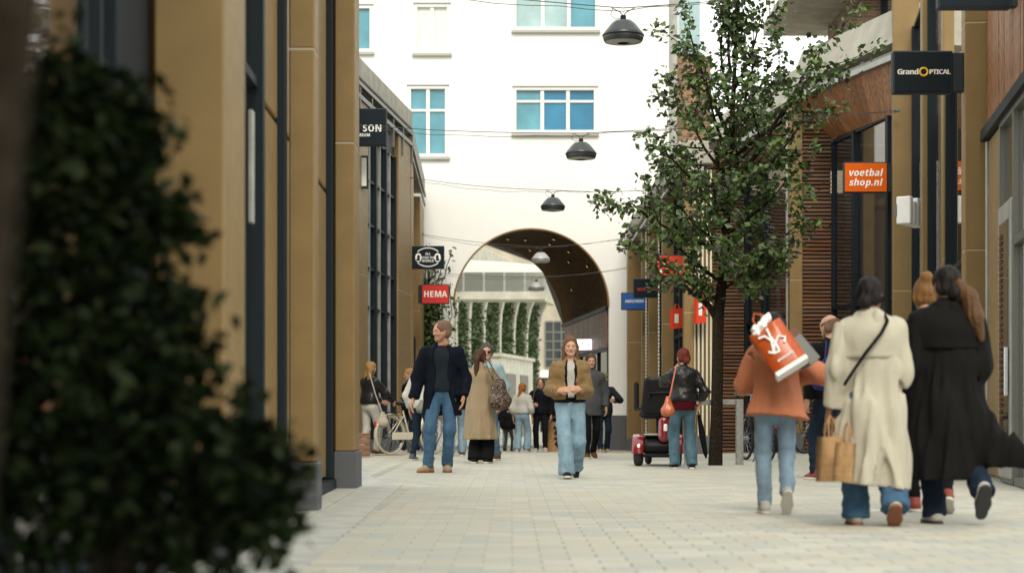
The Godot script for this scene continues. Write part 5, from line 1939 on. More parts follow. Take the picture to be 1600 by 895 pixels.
func head_color(p: Vector3, skin: Color, hair: Color, male: bool, stubble: float) -> Color:
	var c := skin
	var x := absf(p.x)
	if p.z > 0.06:
		var eye := Vector2(x - 0.033, p.y - 0.005).length()
		if eye < 0.0065:
			return Color(0.03, 0.02, 0.015)
		if eye < 0.012 and absf(p.y - 0.005) < 0.007:
			return Color(0.55, 0.5, 0.47)
		if absf(p.y - 0.028) < 0.006 and x > 0.014 and x < 0.052:
			return skin.lerp(hair, 0.8)
		if absf(p.y + 0.052) < 0.009 and x < 0.024:
			c = skin.lerp(Color(0.3, 0.06, 0.05), 0.55)
	if x > 0.072 and p.y < 0.03:
		c = skin.lerp(Color(0.4, 0.12, 0.08), 0.25)
	if stubble > 0 and p.y < -0.025 and p.z > -0.01 and p.y > -0.12:
		if not (absf(p.y + 0.052) < 0.009 and x < 0.024):
			c = c.lerp(hair, stubble)
	return c

func hand_sdf(grip: bool) -> Sdf:
	var h := Sdf.new()
	h.k = 0.012
	h.cap(Vector3(0, -0.02, 0), Vector3(0, 0.015, 0), 0.026, 0.026, Vector3(0, 0, 1), 1.3)
	for x in [-0.024, -0.008, 0.008, 0.024]:
		h.cap(Vector3(x * 0.8, 0.012, 0), Vector3(x, 0.08, 0.0), 0.019, 0.014, Vector3(0, 0, 1), 1.15)
	var ln := [0.062, 0.078, 0.083, 0.075]
	for i in 4:
		var x := -0.03 + i * 0.02
		var l: float = ln[i]
		var a := Vector3(x * 0.95, 0.085, 0)
		var b: Vector3
		var c: Vector3
		if grip:
			b = a + Vector3(0, l * 0.35, l * 0.35)
			c = b + Vector3(0, -l * 0.38, l * 0.3)
			var d := c + Vector3(0, -l * 0.25, -l * 0.05)
			h.cap(c, d, 0.0083, 0.0075, Vector3.ZERO, 1.0, 0.003)
		else:
			b = a + Vector3(x * 0.12, l * 0.52, l * 0.14)
			c = b + Vector3(0, l * 0.4, l * 0.3)
		h.cap(a, b, 0.0098, 0.009, Vector3.ZERO, 1.0, 0.004)
		h.cap(b, c, 0.009, 0.0082, Vector3.ZERO, 1.0, 0.003)
	h.cap(Vector3(0.022, 0.02, 0.006), Vector3(0.048, 0.052, 0.018), 0.015, 0.011, Vector3.ZERO, 1.0, 0.006)
	h.cap(Vector3(0.048, 0.052, 0.018), Vector3(0.05 if not grip else 0.034, 0.083, 0.028 if not grip else 0.036), 0.011, 0.009, Vector3.ZERO, 1.0, 0.003)
	return h

func hair_sdf(style: String) -> Sdf:
	var h := Sdf.new()
	h.k = 0.03
	h.cap(Vector3(0, 0.045, -0.03), Vector3(0, 0.045, 0.006), 0.106, 0.1, Vector3(1, 0, 0), 1.16)
	h.cap(Vector3(-0.05, -0.02, -0.045), Vector3(0.05, -0.02, -0.045), 0.055, 0.055)
	# face stays free
	h.cap(Vector3(0, -0.02, 0.135), Vector3(0, 0.0, 0.16), 0.104, 0.108, Vector3(0, 1, 0), 0.88, -1.0, true)
	h.cap(Vector3(0, -0.12, 0.06), Vector3(0, -0.2, 0.05), 0.09, 0.09, Vector3.ZERO, 1.0, -1.0, true)
	match style:
		"receding":
			h.cap(Vector3(0, 0.17, 0.115), Vector3(0, 0.14, 0.14), 0.085, 0.095, Vector3.ZERO, 1.0, -1.0, true)
		"fringe_bald":
			h.cut(Vector3(0, 0.05, 0), Vector3(0, 1, 0.3))
		"curly":
			h.noise = fnoise
			h.namp = 0.03
			h.nsc = Vector3(40, 40, 40)
		"long", "long_front":
			h.cap(Vector3(-0.04, 0.0, -0.07), Vector3(-0.05, -0.22, -0.085), 0.055, 0.05, Vector3(0, 0, 1), 1.3)
			h.cap(Vector3(0.04, 0.0, -0.07), Vector3(0.05, -0.24, -0.085), 0.055, 0.048, Vector3(0, 0, 1), 1.3)
			if style == "long_front":
				for s in [-1.0, 1.0]:
					h.cap(Vector3(s * 0.078, 0.0, -0.02), Vector3(s * 0.088, -0.2, 0.0), 0.03, 0.028)
		"tied":
			h.cap(Vector3(0, -0.02, -0.1), Vector3(0.045, -0.26, -0.1), 0.045, 0.05)
		"pony":
			h.cap(Vector3(0, 0.03, -0.12), Vector3(0.02, -0.05, -0.16), 0.035, 0.04)
			h.cap(Vector3(0.02, -0.05, -0.16), Vector3(0.03, -0.3, -0.14), 0.045, 0.03)
		"pony_only":
			h.a.clear()
			h.ba.clear()
			h.inv.clear()
			h.r1.clear()
			h.r2.clear()
			h.fl.clear()
			h.fk.clear()
			h.kk.clear()
			h.neg.clear()
			h.cap(Vector3(-0.03, 0.0, -0.12), Vector3(-0.09, -0.09, -0.15), 0.04, 0.058)
			h.cap(Vector3(-0.09, -0.09, -0.15), Vector3(-0.12, -0.24, -0.18), 0.062, 0.062)
			h.cap(Vector3(-0.12, -0.24, -0.18), Vector3(-0.165, -0.4, -0.18), 0.06, 0.022)
		"side_pony":
			h.cap(Vector3(-0.02, 0.0, -0.12), Vector3(-0.1, -0.1, -0.15), 0.034, 0.045)
			h.cap(Vector3(-0.1, -0.1, -0.15), Vector3(-0.15, -0.4, -0.13), 0.05, 0.03)
		"bun":
			h.cap(Vector3(0, 0.06, -0.14), Vector3(0, 0.07, -0.15), 0.055, 0.055)
		"low_bun":
			h.cap(Vector3(0, -0.05, -0.11), Vector3(0, -0.06, -0.12), 0.05, 0.05)
		"top_bun":
			h.cap(Vector3(0, 0.12, -0.08), Vector3(0, 0.14, -0.1), 0.05, 0.05)
	if h.namp == 0.0:
		h.noise = fnoise
		h.namp = 0.011
		h.nsc = Vector3(32, 5, 32)
		h.nlow = 1.0
	return h

func moved(arr: Array, x: Transform3D) -> Array:
	var V := PackedVector3Array()
	var N := PackedVector3Array()
	var b := x.basis.orthonormalized() if x.basis.determinant() > 0 else x.basis
	for p in arr[0]:
		V.append(x * p)
	for n in arr[1]:
		N.append((b * n).normalized())
	if x.basis.determinant() > 0:
		return [V, N, arr[2]]
	var I: PackedInt32Array = (arr[2] as PackedInt32Array).duplicate()
	I.reverse()
	return [V, N, I]

func joined(list: Array) -> Array:
	var V := PackedVector3Array()
	var N := PackedVector3Array()
	var I := PackedInt32Array()
	for a in list:
		var o := V.size()
		V.append_array(a[0])
		N.append_array(a[1])
		for i in a[2]:
			I.append(i + o)
	return [V, N, I]

# heavy work for person i, run on several threads
func work(i: int) -> void:
	var c: Dictionary = crowd[i]
	var J := joints(c)
	var k: float = J.k
	var r := {"J": J}
	var z: float = c.z
	var cell := clampf(0.00052 * z + 0.0045, 0.011, 0.03)
	var male: bool = not c.get("f", true)
	var hx := Transform3D((J.hb as Basis).scaled(Vector3.ONE * k * 0.95), J.head)
	r.hx = hx
	var hd: Array = heads[male]
	var col := PackedColorArray()
	var skin: Color = c.get("skin", Color(0.42, 0.24, 0.165))
	var hairc: Color = c.get("hairc", Color(0.05, 0.03, 0.02))
	var pieces := []
	var bd: Array = body_sdf(J).build(0.02)
	pieces.append(bd)
	for p in bd[0]:
		col.append(skin)
	pieces.append(moved(hd, hx))
	for p in hd[0]:
		col.append(head_color(p, skin, hairc, male, c.get("stubble", 0.0)))
	var grips: Array = c.get("grip", [false, false])
	var palms: Array = c.get("palm", [null, null])
	for s in 2:
		var ha: Array = hands[grips[s]]
		var dirr := ((J.wr[s] as Vector3) - (J.el[s] as Vector3)).normalized()
		if c.has("hdir") and c.hdir[s] != null:
			dirr = (c.hdir[s] as Vector3).normalized()
		# palm faces the body, the thumb points forwards unless told otherwise
		var pn: Vector3 = palms[s] if palms[s] != null else Vector3(1 if s == 0 else -1, 0, 0.2)
		pn = (pn - dirr * pn.dot(dirr)).normalized()
		var th := dirr.cross(pn)
		var want := Vector3(0, 0.3, 1)
		if th.dot(want) < 0:
			th = -th
		var hb := Basis(th * k, dirr * k, pn * k)
		pieces.append(moved(ha, Transform3D(hb, (J.wr[s] as Vector3) + dirr * 0.015 * k)))
		for p in ha[0]:
			col.append(skin * Color(1, 0.95, 0.93))
	r.body = joined(pieces)
	r.col = col
	r.trousers = trousers_sdf(J, c.get("legs", "straight")).build(cell)
	r.tops = []
	for o in c.tops:
		r.tops.append(top_sdf(J, o).build(cell))
	made[i] = r

func cloth(called: String, c: Color, o := {}) -> Material:
	return mat("cloth_" + called, c.linear_to_srgb(), o.get("rough", 0.85), 0.0, {"tex": o.get("tex", T.weave), "scale": o.get("scale", 9.0), "sheen": o.get("sheen", 0.25 if c.get_luminance() > 0.1 else 0.03), "bump": T.fold, "depth": o.get("depth", 0.15), "spec": o.get("spec", 0.35 if c.get_luminance() > 0.1 else 0.2)})

func build_person(c: Dictionary, r: Dictionary) -> Node3D:
	var J: Dictionary = r.J
	var k: float = J.k
	var gy := ground_y(c.z)
	var at := Vector3((c.px - 800.0) * c.z / F, gy, -c.z)
	var o := thing("person", c.label, "person", at, c.get("turn", 0.0), "people walking in the street")
	var skinm := mat("skin", Color(1, 1, 1), 0.55, 0.0, {"vc": true, "spec": 0.4})
	part(o, "body", sdf_mesh(r.body, r.col), skinm)
	part(o, "trousers", sdf_mesh(r.trousers), c.trouser_mat)
	for i in c.tops.size():
		part(o, c.tops[i].get("name", "jacket"), sdf_mesh(r.tops[i]), c.tops[i].m)
	if c.has("hair"):
		var hm := mat("hair_%s" % str(c.hairc), (c.hairc as Color).linear_to_srgb(), 0.6, 0.0, {"tex": T.streak, "scale": Vector3(6, 1, 6), "spec": 0.3})
		var h := part(o, "hair", hairs[c.hair], hm)
		h.transform = r.hx
		if c.has("tail"):
			part(o, "ponytail", hairs.pony_only, mat("hair_tail", (c.tail as Color).linear_to_srgb(), 0.6, 0.0, {"tex": T.streak, "scale": Vector3(6, 1, 6), "spec": 0.3})).transform = r.hx
	for s in 2:
		var f: Array = J.foot[s]
		var sm: Material = c.shoe
		var b := Basis(Vector3.UP, f[1]) * Basis(Vector3.RIGHT, f[0])
		var sh := part(o, "shoe", shoe_mesh, sm)
		sh.transform = Transform3D(b.scaled(Vector3.ONE * k), (J.an[s] as Vector3) - b * Vector3(0, 0.085, 0) * k)
		part(sh, "sole", sole_mesh, c.get("sole", mat("sole_white", lin(0.5, 0.48, 0.42), 0.7)))
	return o

func person(c: Dictionary) -> void:
	crowd.append(c)

func make_people() -> void:
	fnoise = FastNoiseLite.new()
	fnoise.seed = 3
	fnoise.frequency = 1.0
	fnoise.fractal_octaves = 2
	var jeans_tex := tex("denim", 0.012, 5, 0.74, 1.0)
	var denim := func(n: String, c: Color) -> Material: return cloth(n, c, {"tex": jeans_tex, "scale": Vector3(1.6, 0.7, 1.6), "sheen": 0.1})
	var blue: Material = denim.call("jeans_blue", Color(0.06, 0.135, 0.235))
	var light: Material = denim.call("jeans_light", Color(0.24, 0.37, 0.47))
	var pale: Material = denim.call("jeans_pale", Color(0.22, 0.32, 0.42))
	var teal: Material = denim.call("jeans_teal", Color(0.075, 0.15, 0.2))
	var dark: Material = denim.call("jeans_dark", Color(0.014, 0.024, 0.042))
	var black := cloth("black", Color(0.009, 0.009, 0.011))
	var white := cloth("white", Color(0.55, 0.54, 0.5))
	var navy := cloth("navy_coat", Color(0.007, 0.01, 0.018))
	var tee := cloth("slate_tee", Color(0.018, 0.026, 0.032))
	var tan := cloth("tan_jacket", Color(0.27, 0.175, 0.078), {"tex": T.fold2 if T.has("fold2") else T.weave})
	var beige := cloth("beige_coat", Color(0.34, 0.26, 0.16))
	var sole_brown := mat("sole_brown", lin(0.2, 0.075, 0.035), 0.8)
	var sole_dark := mat("sole_dark", lin(0.02, 0.02, 0.02), 0.7)
	var sh_tan := cloth("shoe_tan", Color(0.42, 0.31, 0.18), {"rough": 0.7})
	var sh_white := cloth("shoe_white", Color(0.5, 0.49, 0.45), {"rough": 0.6})
	var sh_black := cloth("shoe_black", Color(0.014, 0.013, 0.014), {"rough": 0.5})
	var sh_brown := cloth("shoe_brown", Color(0.13, 0.055, 0.03), {"rough": 0.5})
	var sh_red := cloth("shoe_red", Color(0.3, 0.06, 0.04), {"rough": 0.5})
	var leather := mat("leather_jacket", lin(0.012, 0.012, 0.013), 0.36, 0.0, {"tex": T.grain, "scale": 3.0, "bump": T.fold, "depth": 0.3, "spec": 0.4})
	var brownhair := Color(0.075, 0.038, 0.02)
	var darkhair := Color(0.01, 0.008, 0.008)
	var blonde := Color(0.3, 0.17, 0.065)
	person({"px": 690, "z": 23.9, "h": 1.87, "f": false, "turn": 0.05, "label": "man in open navy coat, dark top and blue jeans looking aside", "look": -1.15, "nod": 0.02, "feet": [[-0.16, 0, 0.12, 0.0, -0.7], [0.06, 0, -0.02, 0.0, 0.1]], "arms": [[Vector3(-0.33, 0.86, 0.06), Vector3(-0.2, 0, -1)], [Vector3(0.25, 0.88, 0.1), Vector3(0.5, 0, -1)]], "legs": "straight", "trouser_mat": blue, "shoe": sh_tan, "sole": sole_brown, "hair": "receding", "hairc": Color(0.17, 0.105, 0.068), "stubble": 0.4, "skin": Color(0.45, 0.235, 0.16),
		"tops": [{"name": "jumper", "m": tee, "t": 0.014, "hem": 0.94, "sleeve": 0.0, "amp": 0.008}, {"name": "coat", "m": navy, "t": 0.034, "hem": 0.66, "rh": 0.25, "open": 0.1, "flare": 1.9, "collar": 1.0, "amp": 0.02, "arm": 1.1}]})
	person({"px": 891, "z": 21.65, "h": 1.62, "turn": 0.05, "label": "woman in short tan jacket and wide light jeans, hands together in front", "nod": 0.06, "feet": [[-0.06, 0, 0.28, -0.1, -0.05], [0.08, 0.05, -0.25, 0.5, 0.05]], "shift": Vector3(0, -0.035, 0), "arms": [[Vector3(-0.16, 1.06, 0.23), Vector3(-0.5, -1, -0.7)], [Vector3(0.1, 1.08, 0.24), Vector3(0.5, -1, -0.7)]], "hdir": [Vector3(0.7, 0.15, 0.5), Vector3(-0.7, 0.1, 0.5)], "palm": [Vector3(0, -0.3, -1), Vector3(0, -0.3, -1)], "grip": [true, true], "legs": "wide", "trouser_mat": light, "shoe": sh_black, "hair": "long_front", "hairc": Color(0.13, 0.07, 0.035), "skin": Color(0.5, 0.29, 0.2),
		"tops": [{"name": "shirt", "m": white, "t": 0.006, "hem": 0.98, "sleeve": 0.0, "amp": 0.004}, {"name": "cardigan", "m": black, "t": 0.018, "hem": 0.92, "open": 0.045, "flare": 0.6, "sleeve": 0.0, "amp": 0.006}, {"name": "jacket", "m": tan, "t": 0.032, "hem": 0.955, "rh": 0.185, "open": 0.075, "flare": 0.8, "collar": 1.0, "amp": 0.018, "low": 1.0, "fold": Vector3(9, 12, 9), "arm": 1.02}]})
	person({"px": 750, "z": 28.4, "h": 1.68, "turn": PI - 0.25, "label": "woman in long beige coat and ponytail with spotted shoulder bag", "feet": [[-0.1, 0, 0.05], [0.09, 0, 0.0]], "arms": [[Vector3(-0.12, 1.0, 0.22), Vector3(-1, 0, -0.3)], [Vector3(0.12, 1.05, 0.24), Vector3(1, 0, -0.3)]], "legs": "wide", "trouser_mat": black, "shoe": sh_black, "hair": "pony", "hairc": Color(0.06, 0.028, 0.016), "tops": [{"name": "coat", "m": beige, "t": 0.036, "hem": 0.37, "rh": 0.27, "amp": 0.05, "fold": Vector3(8, 1.3, 8), "low": 0.4, "collar": 1.0, "arm": 1.1}]})
	person({"px": 762, "z": 30.2, "h": 1.83, "f": false, "turn": -0.45, "label": "man with grey curly hair and sunglasses behind the beige coat", "look": 0.5, "legs": "straight", "trouser_mat": teal, "shoe": sh_brown, "hair": "curly", "hairc": Color(0.09, 0.085, 0.08), "glasses": true, "tops": [{"name": "shirt", "m": cloth("sky_shirt", Color(0.3, 0.42, 0.46)), "t": 0.018, "hem": 0.82, "rh": 0.18, "arm": 1.1}]})
	person({"px": 923, "z": 31.5, "h": 1.7, "turn": 0.1, "label": "person in grey coat and black trousers half hidden by the tan jacket", "feet": [[-0.08, 0.0, 0.18], [0.08, 0.03, -0.2, 0.4]], "legs": "slim", "trouser_mat": black, "shoe": sh_brown, "hair": "long", "hairc": brownhair, "tops": [{"name": "coat", "m": cloth("grey_coat", Color(0.085, 0.088, 0.095)), "t": 0.034, "hem": 0.72, "rh": 0.2, "amp": 0.02, "collar": 1.0}]})
	person({"px": 943, "z": 43.0, "h": 1.77, "f": false, "turn": 0.1, "label": "man in green cap and dark jacket looking down at a phone", "look": 0.25, "nod": 0.4, "feet": [[-0.1, 0, 0.22, 0.0, -0.2], [0.08, 0.0, -0.05, 0.0, 0.2]], "arms": [[Vector3(-0.22, 0.98, 0.12), Vector3(-1, 0, -0.5)], [Vector3(0.2, 1.15, 0.3), Vector3(1, -0.5, -0.5)]], "grip": [false, true], "legs": "straight", "trouser_mat": dark, "shoe": sh_tan, "hair": "receding", "hairc": Color(0.06, 0.04, 0.03), "cap": Color(0.2, 0.2, 0.09), "tops": [{"name": "jacket", "m": cloth("charcoal_jacket", Color(0.028, 0.032, 0.038)), "t": 0.034, "hem": 0.8, "rh": 0.19, "collar": 1.0, "amp": 0.02}]})
	person({"px": 1068, "z": 25.4, "h": 1.58, "turn": PI + 0.1, "label": "woman with red hair in black leather jacket beside the mobility scooter", "feet": [[-0.13, 0, 0.0], [0.12, 0, 0.06]], "look": 0.35, "arms": [[Vector3(-0.24, 0.9, 0.06), Vector3(-1, 0, -0.6)], [Vector3(0.1, 1.46, 0.16), Vector3(0.8, -1, -0.1)]], "grip": [false, true], "legs": "loose", "trouser_mat": teal, "shoe": sh_black, "hair": "low_bun", "hairc": Color(0.11, 0.018, 0.012), "tops": [{"name": "top", "m": cloth("wine_top", Color(0.07, 0.006, 0.009)), "t": 0.016, "hem": 0.86, "rh": 0.185, "sleeve": 0.0}, {"name": "jacket", "m": leather, "t": 0.034, "hem": 0.99, "rh": 0.19, "collar": 1.0, "amp": 0.022, "low": 1.0, "fold": Vector3(7, 10, 7)}]})
	person({"px": 1213, "z": 13.7, "h": 1.44, "turn": PI - 0.05, "label": "person in orange cardigan and pale jeans carrying a bag over the shoulder", "nod": 0.75, "lean": 0.2, "feet": [[-0.08, 0.1, -0.16, 0.95, 0.0], [0.09, 0, 0.1]], "arms": [[Vector3(-0.16, 1.2, 0.26), Vector3(-1, -0.4, 0)], [Vector3(0.15, 1.36, 0.1), Vector3(0.8, -0.8, 0.2)]], "grip": [false, true], "hdir": [null, Vector3(-0.8, 0.3, -0.5)], "legs": "straight", "trouser_mat": pale, "shoe": sh_white, "hair": "long", "hairc": darkhair, "tops": [{"name": "cardigan", "m": cloth("orange_cardigan", Color(0.56, 0.2, 0.1), {"sheen": 0.4}), "t": 0.045, "hem": 0.84, "rh": 0.29, "kz": 1.35, "amp": 0.028, "fold": Vector3(7, 2, 7), "low": 0.6, "arm": 1.1, "hemtilt": Vector3(0.1, 0, -0.12)}]})
	person({"px": 1299, "z": 21.0, "h": 1.8, "f": false, "turn": PI + 0.35, "label": "bald man in black jumper walking away past the timber slats", "look": 0.3, "feet": [[-0.1, 0.05, -0.2, 0.5], [0.1, 0, 0.15]], "legs": "straight", "trouser_mat": dark, "shoe": sh_red, "hair": "fringe_bald", "hairc": Color(0.16, 0.095, 0.06), "stubble": 0.2, "tops": [{"name": "jumper", "m": black, "t": 0.028, "hem": 0.86, "rh": 0.18}]})
	person({"px": 1362, "z": 12.2, "h": 1.57, "turn": PI - 0.08, "label": "woman in long cream trench coat holding brown paper bags", "look": -0.45, "feet": [[-0.15, 0.07, -0.12, 0.75, 0.0], [0.1, 0, 0.12]], "arms": [[Vector3(-0.1, 1.05, 0.26), Vector3(-0.3, -1, -0.4)], [Vector3(0.29, 0.84, 0.02), Vector3(0.3, 0, -1)]], "grip": [false, true], "strap": [[Vector3(-0.09, 1.5, -0.02), Vector3(-0.1, 1.45, -0.13), Vector3(-0.05, 1.36, -0.19), Vector3(0.06, 1.22, -0.195), Vector3(0.14, 1.1, -0.18), Vector3(0.2, 1.0, -0.12)]], "legs": "wide", "trouser_mat": blue, "shoe": sh_white, "sole": sole_brown, "hair": "low_bun", "hairc": darkhair, "skin": Color(0.33, 0.17, 0.11), "tops": [{"name": "trench_coat", "m": cloth("cream_trench", Color(0.58, 0.54, 0.43), {"depth": 0.3}), "t": 0.042, "hem": 0.29, "rh": 0.3, "kz": 1.2, "amp": 0.085, "fold": Vector3(7, 1.3, 7), "low": 0.45, "collar": 1.0, "arm": 1.08, "hemtilt": Vector3(0.12, 0, 0), "slit": -0.06}, {"name": "storm_flap", "m": cloth("cream_trench", Color(0.58, 0.54, 0.43)), "t": 0.056, "hem": 1.19, "sleeve": 0.0, "amp": 0.008, "arm": 0.9}]})
	person({"px": 1481, "z": 12.35, "h": 1.65, "turn": PI + 0.02, "label": "woman in long dark coat blowing open, with long brown ponytail", "look": 0.3, "feet": [[-0.18, 0.16, -0.22, 1.0, 0.0], [0.06, 0, 0.12]], "arms": [[Vector3(-0.14, 1.05, 0.25), Vector3(-0.35, -1, -0.4)], [Vector3(0.13, 1.0, 0.25), Vector3(0.3, -1, -0.4)]], "legs": "loose", "trouser_mat": dark, "shoe": sh_white, "sole": sole_dark, "hair": "low_bun", "hairc": Color(0.012, 0.009, 0.008), "tail": Color(0.1, 0.05, 0.022), "tops": [{"name": "coat", "m": cloth("charcoal_coat", Color(0.012, 0.011, 0.011)), "t": 0.042, "hem": 0.31, "rh": 0.27, "amp": 0.085, "fold": Vector3(7, 1.3, 7), "low": 0.4, "collar": 1.0, "arm": 1.1, "extra": [[Vector3(-0.08, 0.8, -0.06), Vector3(-0.3, 0.5, -0.12), 0.12, 0.15, Vector3(0.2, 0.2, 1), 2.6], [Vector3(-0.3, 0.5, -0.12), Vector3(-0.46, 0.46, -0.1), 0.15, 0.09, Vector3(0.1, 0.4, 1), 3.0]]}, {"name": "shoulder_cape", "m": cloth("charcoal_coat", Color(0.012, 0.011, 0.011)), "t": 0.058, "hem": 1.2, "sleeve": 0.0, "amp": 0.01, "arm": 0.95}]})
	person({"px": 1447, "z": 13.9, "h": 1.68, "turn": PI, "label": "person with fair hair in a bun between the two long coats", "feet": [[-0.12, 0.05, -0.2, 0.6], [0.06, 0, 0.15]], "legs": "slim", "trouser_mat": black, "shoe": sh_red, "hair": "top_bun", "hairc": Color(0.2, 0.1, 0.035), "tops": [{"name": "jumper", "m": black, "t": 0.02, "hem": 0.9}]})
	person({"px": 577, "z": 33.6, "h": 1.62, "turn": PI - 0.75, "label": "woman in white jeans and black jacket holding the cream bicycle", "feet": [[-0.08, 0.0, 0.1], [0.1, 0.0, -0.14]], "arms": [[Vector3(-0.2, 1.0, 0.42), Vector3(-1, -0.5, -0.4)], [Vector3(0.1, 1.02, 0.4), Vector3(1, -0.5, -0.4)]], "grip": [true, true], "legs": "straight", "trouser_mat": cloth("white_jeans", Color(0.6, 0.59, 0.54)), "shoe": sh_brown, "hair": "long", "hairc": blonde, "tops": [{"name": "jacket", "m": leather, "t": 0.03, "hem": 0.96, "rh": 0.17, "collar": 1.0, "amp": 0.02}]})
	person({"px": 641, "z": 35.2, "h": 1.55, "turn": -0.9, "label": "person with fair hair in black and white college jacket behind the basket", "legs": "straight", "trouser_mat": dark, "shoe": sh_white, "hair": "bun", "hairc": blonde, "look": -0.3, "tops": [{"name": "sleeves", "m": white, "t": 0.02, "hem": 1.1, "arm": 1.15}, {"name": "jacket", "m": black, "t": 0.034, "hem": 0.86, "sleeve": 0.0, "arm": 0.9, "rh": 0.18}]})
	person({"px": 657, "z": 30.2, "h": 1.6, "turn": 2.6, "label": "person in white top and dark jeans hidden behind the navy coat", "feet": [[-0.06, 0, 0.12], [0.1, 0, -0.1]], "legs": "slim", "trouser_mat": dark, "shoe": cloth("shoe_grey", Color(0.1, 0.12, 0.11)), "hair": "tied", "hairc": brownhair, "tops": [{"name": "top", "m": white, "t": 0.024, "hem": 0.9}]})
	person({"px": 713, "z": 33.0, "h": 1.62, "turn": PI, "label": "person in faded jeans walking behind the navy coat and the beige coat", "legs": "loose", "trouser_mat": pale, "shoe": sh_brown, "hair": "long", "hairc": brownhair, "tops": [{"name": "jacket", "m": black, "t": 0.03, "hem": 0.86}]})
	person({"px": 816, "z": 45.5, "h": 1.62, "turn": PI - 0.3, "label": "woman with ginger hair, white blouse and wide light jeans before the arch", "legs": "wide", "trouser_mat": light, "shoe": sh_white, "hair": "tied", "hairc": Color(0.3, 0.11, 0.03), "look": -0.3, "tops": [{"name": "blouse", "m": white, "t": 0.03, "hem": 0.98, "rh": 0.2, "arm": 1.2}]})
	person({"px": 845, "z": 46.0, "h": 1.76, "f": false, "turn": -0.1, "label": "person in open black jacket and black trousers with brown shoulder bag", "feet": [[-0.1, 0, 0.05], [0.12, 0.02, 0.2]], "arms": [[Vector3(-0.16, 1.12, 0.26), Vector3(-1, -0.4, -0.4)], []], "grip": [true, false], "legs": "straight", "trouser_mat": black, "shoe": sh_white, "hair": "receding", "hairc": Color(0.07, 0.04, 0.025), "tops": [{"name": "shirt", "m": cloth("ink_shirt", Color(0.008, 0.011, 0.02)), "t": 0.012, "hem": 0.9, "sleeve": 0.0}, {"name": "jacket", "m": black, "t": 0.034, "hem": 0.84, "open": 0.08, "collar": 1.0, "rh": 0.19}]})
	person({"px": 868, "z": 47.5, "h": 1.62, "turn": 0.0, "label": "woman with fair long hair and black top beside the printed paper bag", "legs": "slim", "trouser_mat": black, "shoe": sh_white, "hair": "long_front", "hairc": blonde, "tops": [{"name": "top", "m": black, "t": 0.018, "hem": 0.9}]})
	person({"px": 783, "z": 48.0, "h": 1.6, "turn": PI, "label": "person in dark jacket and light jeans at the edge of the arch", "legs": "straight", "trouser_mat": light, "shoe": sh_black, "hair": "long", "hairc": brownhair, "tops": [{"name": "jacket", "m": black, "t": 0.03, "hem": 0.84}]})
	person({"px": 794, "z": 47.0, "h": 1.12, "turn": PI - 0.4, "label": "small child in black jacket and grey leggings near the arch", "legs": "slim", "trouser_mat": cloth("grey_leggings", Color(0.06, 0.06, 0.065)), "shoe": sh_black, "hair": "short", "hairc": darkhair, "tops": [{"name": "jacket", "m": black, "t": 0.035, "hem": 0.84, "arm": 1.1}]})
	heads = {true: head_sdf(true).build(0.0058), false: head_sdf(false).build(0.0058)}
	hands = {true: hand_sdf(true).build(0.0062), false: hand_sdf(false).build(0.0062)}
	for c in crowd:
		if c.has("hair") and not hairs.has(c.hair):
			hairs[c.hair] = sdf_mesh(hair_sdf(c.hair).build(0.0085))
	hairs.pony_only = sdf_mesh(hair_sdf("pony_only").build(0.0085))
	var s := Sdf.new()
	s.k = 0.03
	s.cap(Vector3(0, 0.045, -0.05), Vector3(0, 0.04, 0.06), 0.038, 0.046, Vector3.UP, 0.95)
	s.cap(Vector3(0, 0.035, 0.06), Vector3(0, 0.03, 0.145), 0.046, 0.036, Vector3.UP, 1.15)
	s.cap(Vector3(0, 0.06, -0.03), Vector3(0, 0.11, -0.02), 0.042, 0.045)
	s.cut(Vector3(0, 0.02, 0), Vector3.DOWN)
	s.cut(Vector3(0, 0.115, 0), Vector3.UP)
	shoe_mesh = sdf_mesh(s.build(0.009))
	s = Sdf.new()
	s.k = 0.03
	s.cap(Vector3(0, 0.012, -0.052), Vector3(0, 0.012, 0.06), 0.042, 0.05)
	s.cap(Vector3(0, 0.012, 0.06), Vector3(0, 0.012, 0.147), 0.05, 0.04)
	s.cut(Vector3(0, 0.0, 0), Vector3.DOWN)
	s.cut(Vector3(0, 0.026, 0), Vector3.UP)
	sole_mesh = sdf_mesh(s.build(0.007))
	made.resize(crowd.size())
	var id := WorkerThreadPool.add_group_task(work, crowd.size(), -1, true)
	WorkerThreadPool.wait_for_group_task_completion(id)
	var nodes := []
	for i in crowd.size():
		var o := build_person(crowd[i], made[i])
		nodes.append(o)
		var J: Dictionary = made[i].J
		var hx: Transform3D = made[i].hx
		if crowd[i].has("glasses"):
			var q := MB.new()
			for x in [-0.033, 0.033]:
				q.ball(Vector3(x, 0.006, 0.1), Vector3(0.03, 0.022, 0.008), 12)
			q.tube([Vector3(-0.085, 0.01, 0.0), Vector3(-0.066, 0.014, 0.09), Vector3(0.066, 0.014, 0.09), Vector3(0.085, 0.01, 0.0)], 0.004, 5)
			part(o, "sunglasses", q.mesh(), M.black_vinyl).transform = hx
		if crowd[i].has("cap"):
			var q := MB.new()
			q.lathe([Vector2(0.104, 0.04), Vector2(0.106, 0.08), Vector2(0.09, 0.125), Vector2(0.05, 0.15), Vector2(0.0, 0.156)], Vector3(0, 0, -0.012), Basis(), 20)
			q.bbox(Vector3(0, 0.045, 0.12), Vector3(0.15, 0.012, 0.1), 0.005)
			part(o, "cap", q.mesh(), cloth("green_cap", crowd[i].cap)).transform = hx
		if crowd[i].has("strap"):
			var q := MB.new()
			for e in crowd[i].strap:
				q.tube(e.map(func(p): return p * J.k), 0.012, 6)
			part(o, "cross_strap", q.mesh(), black_cloth())
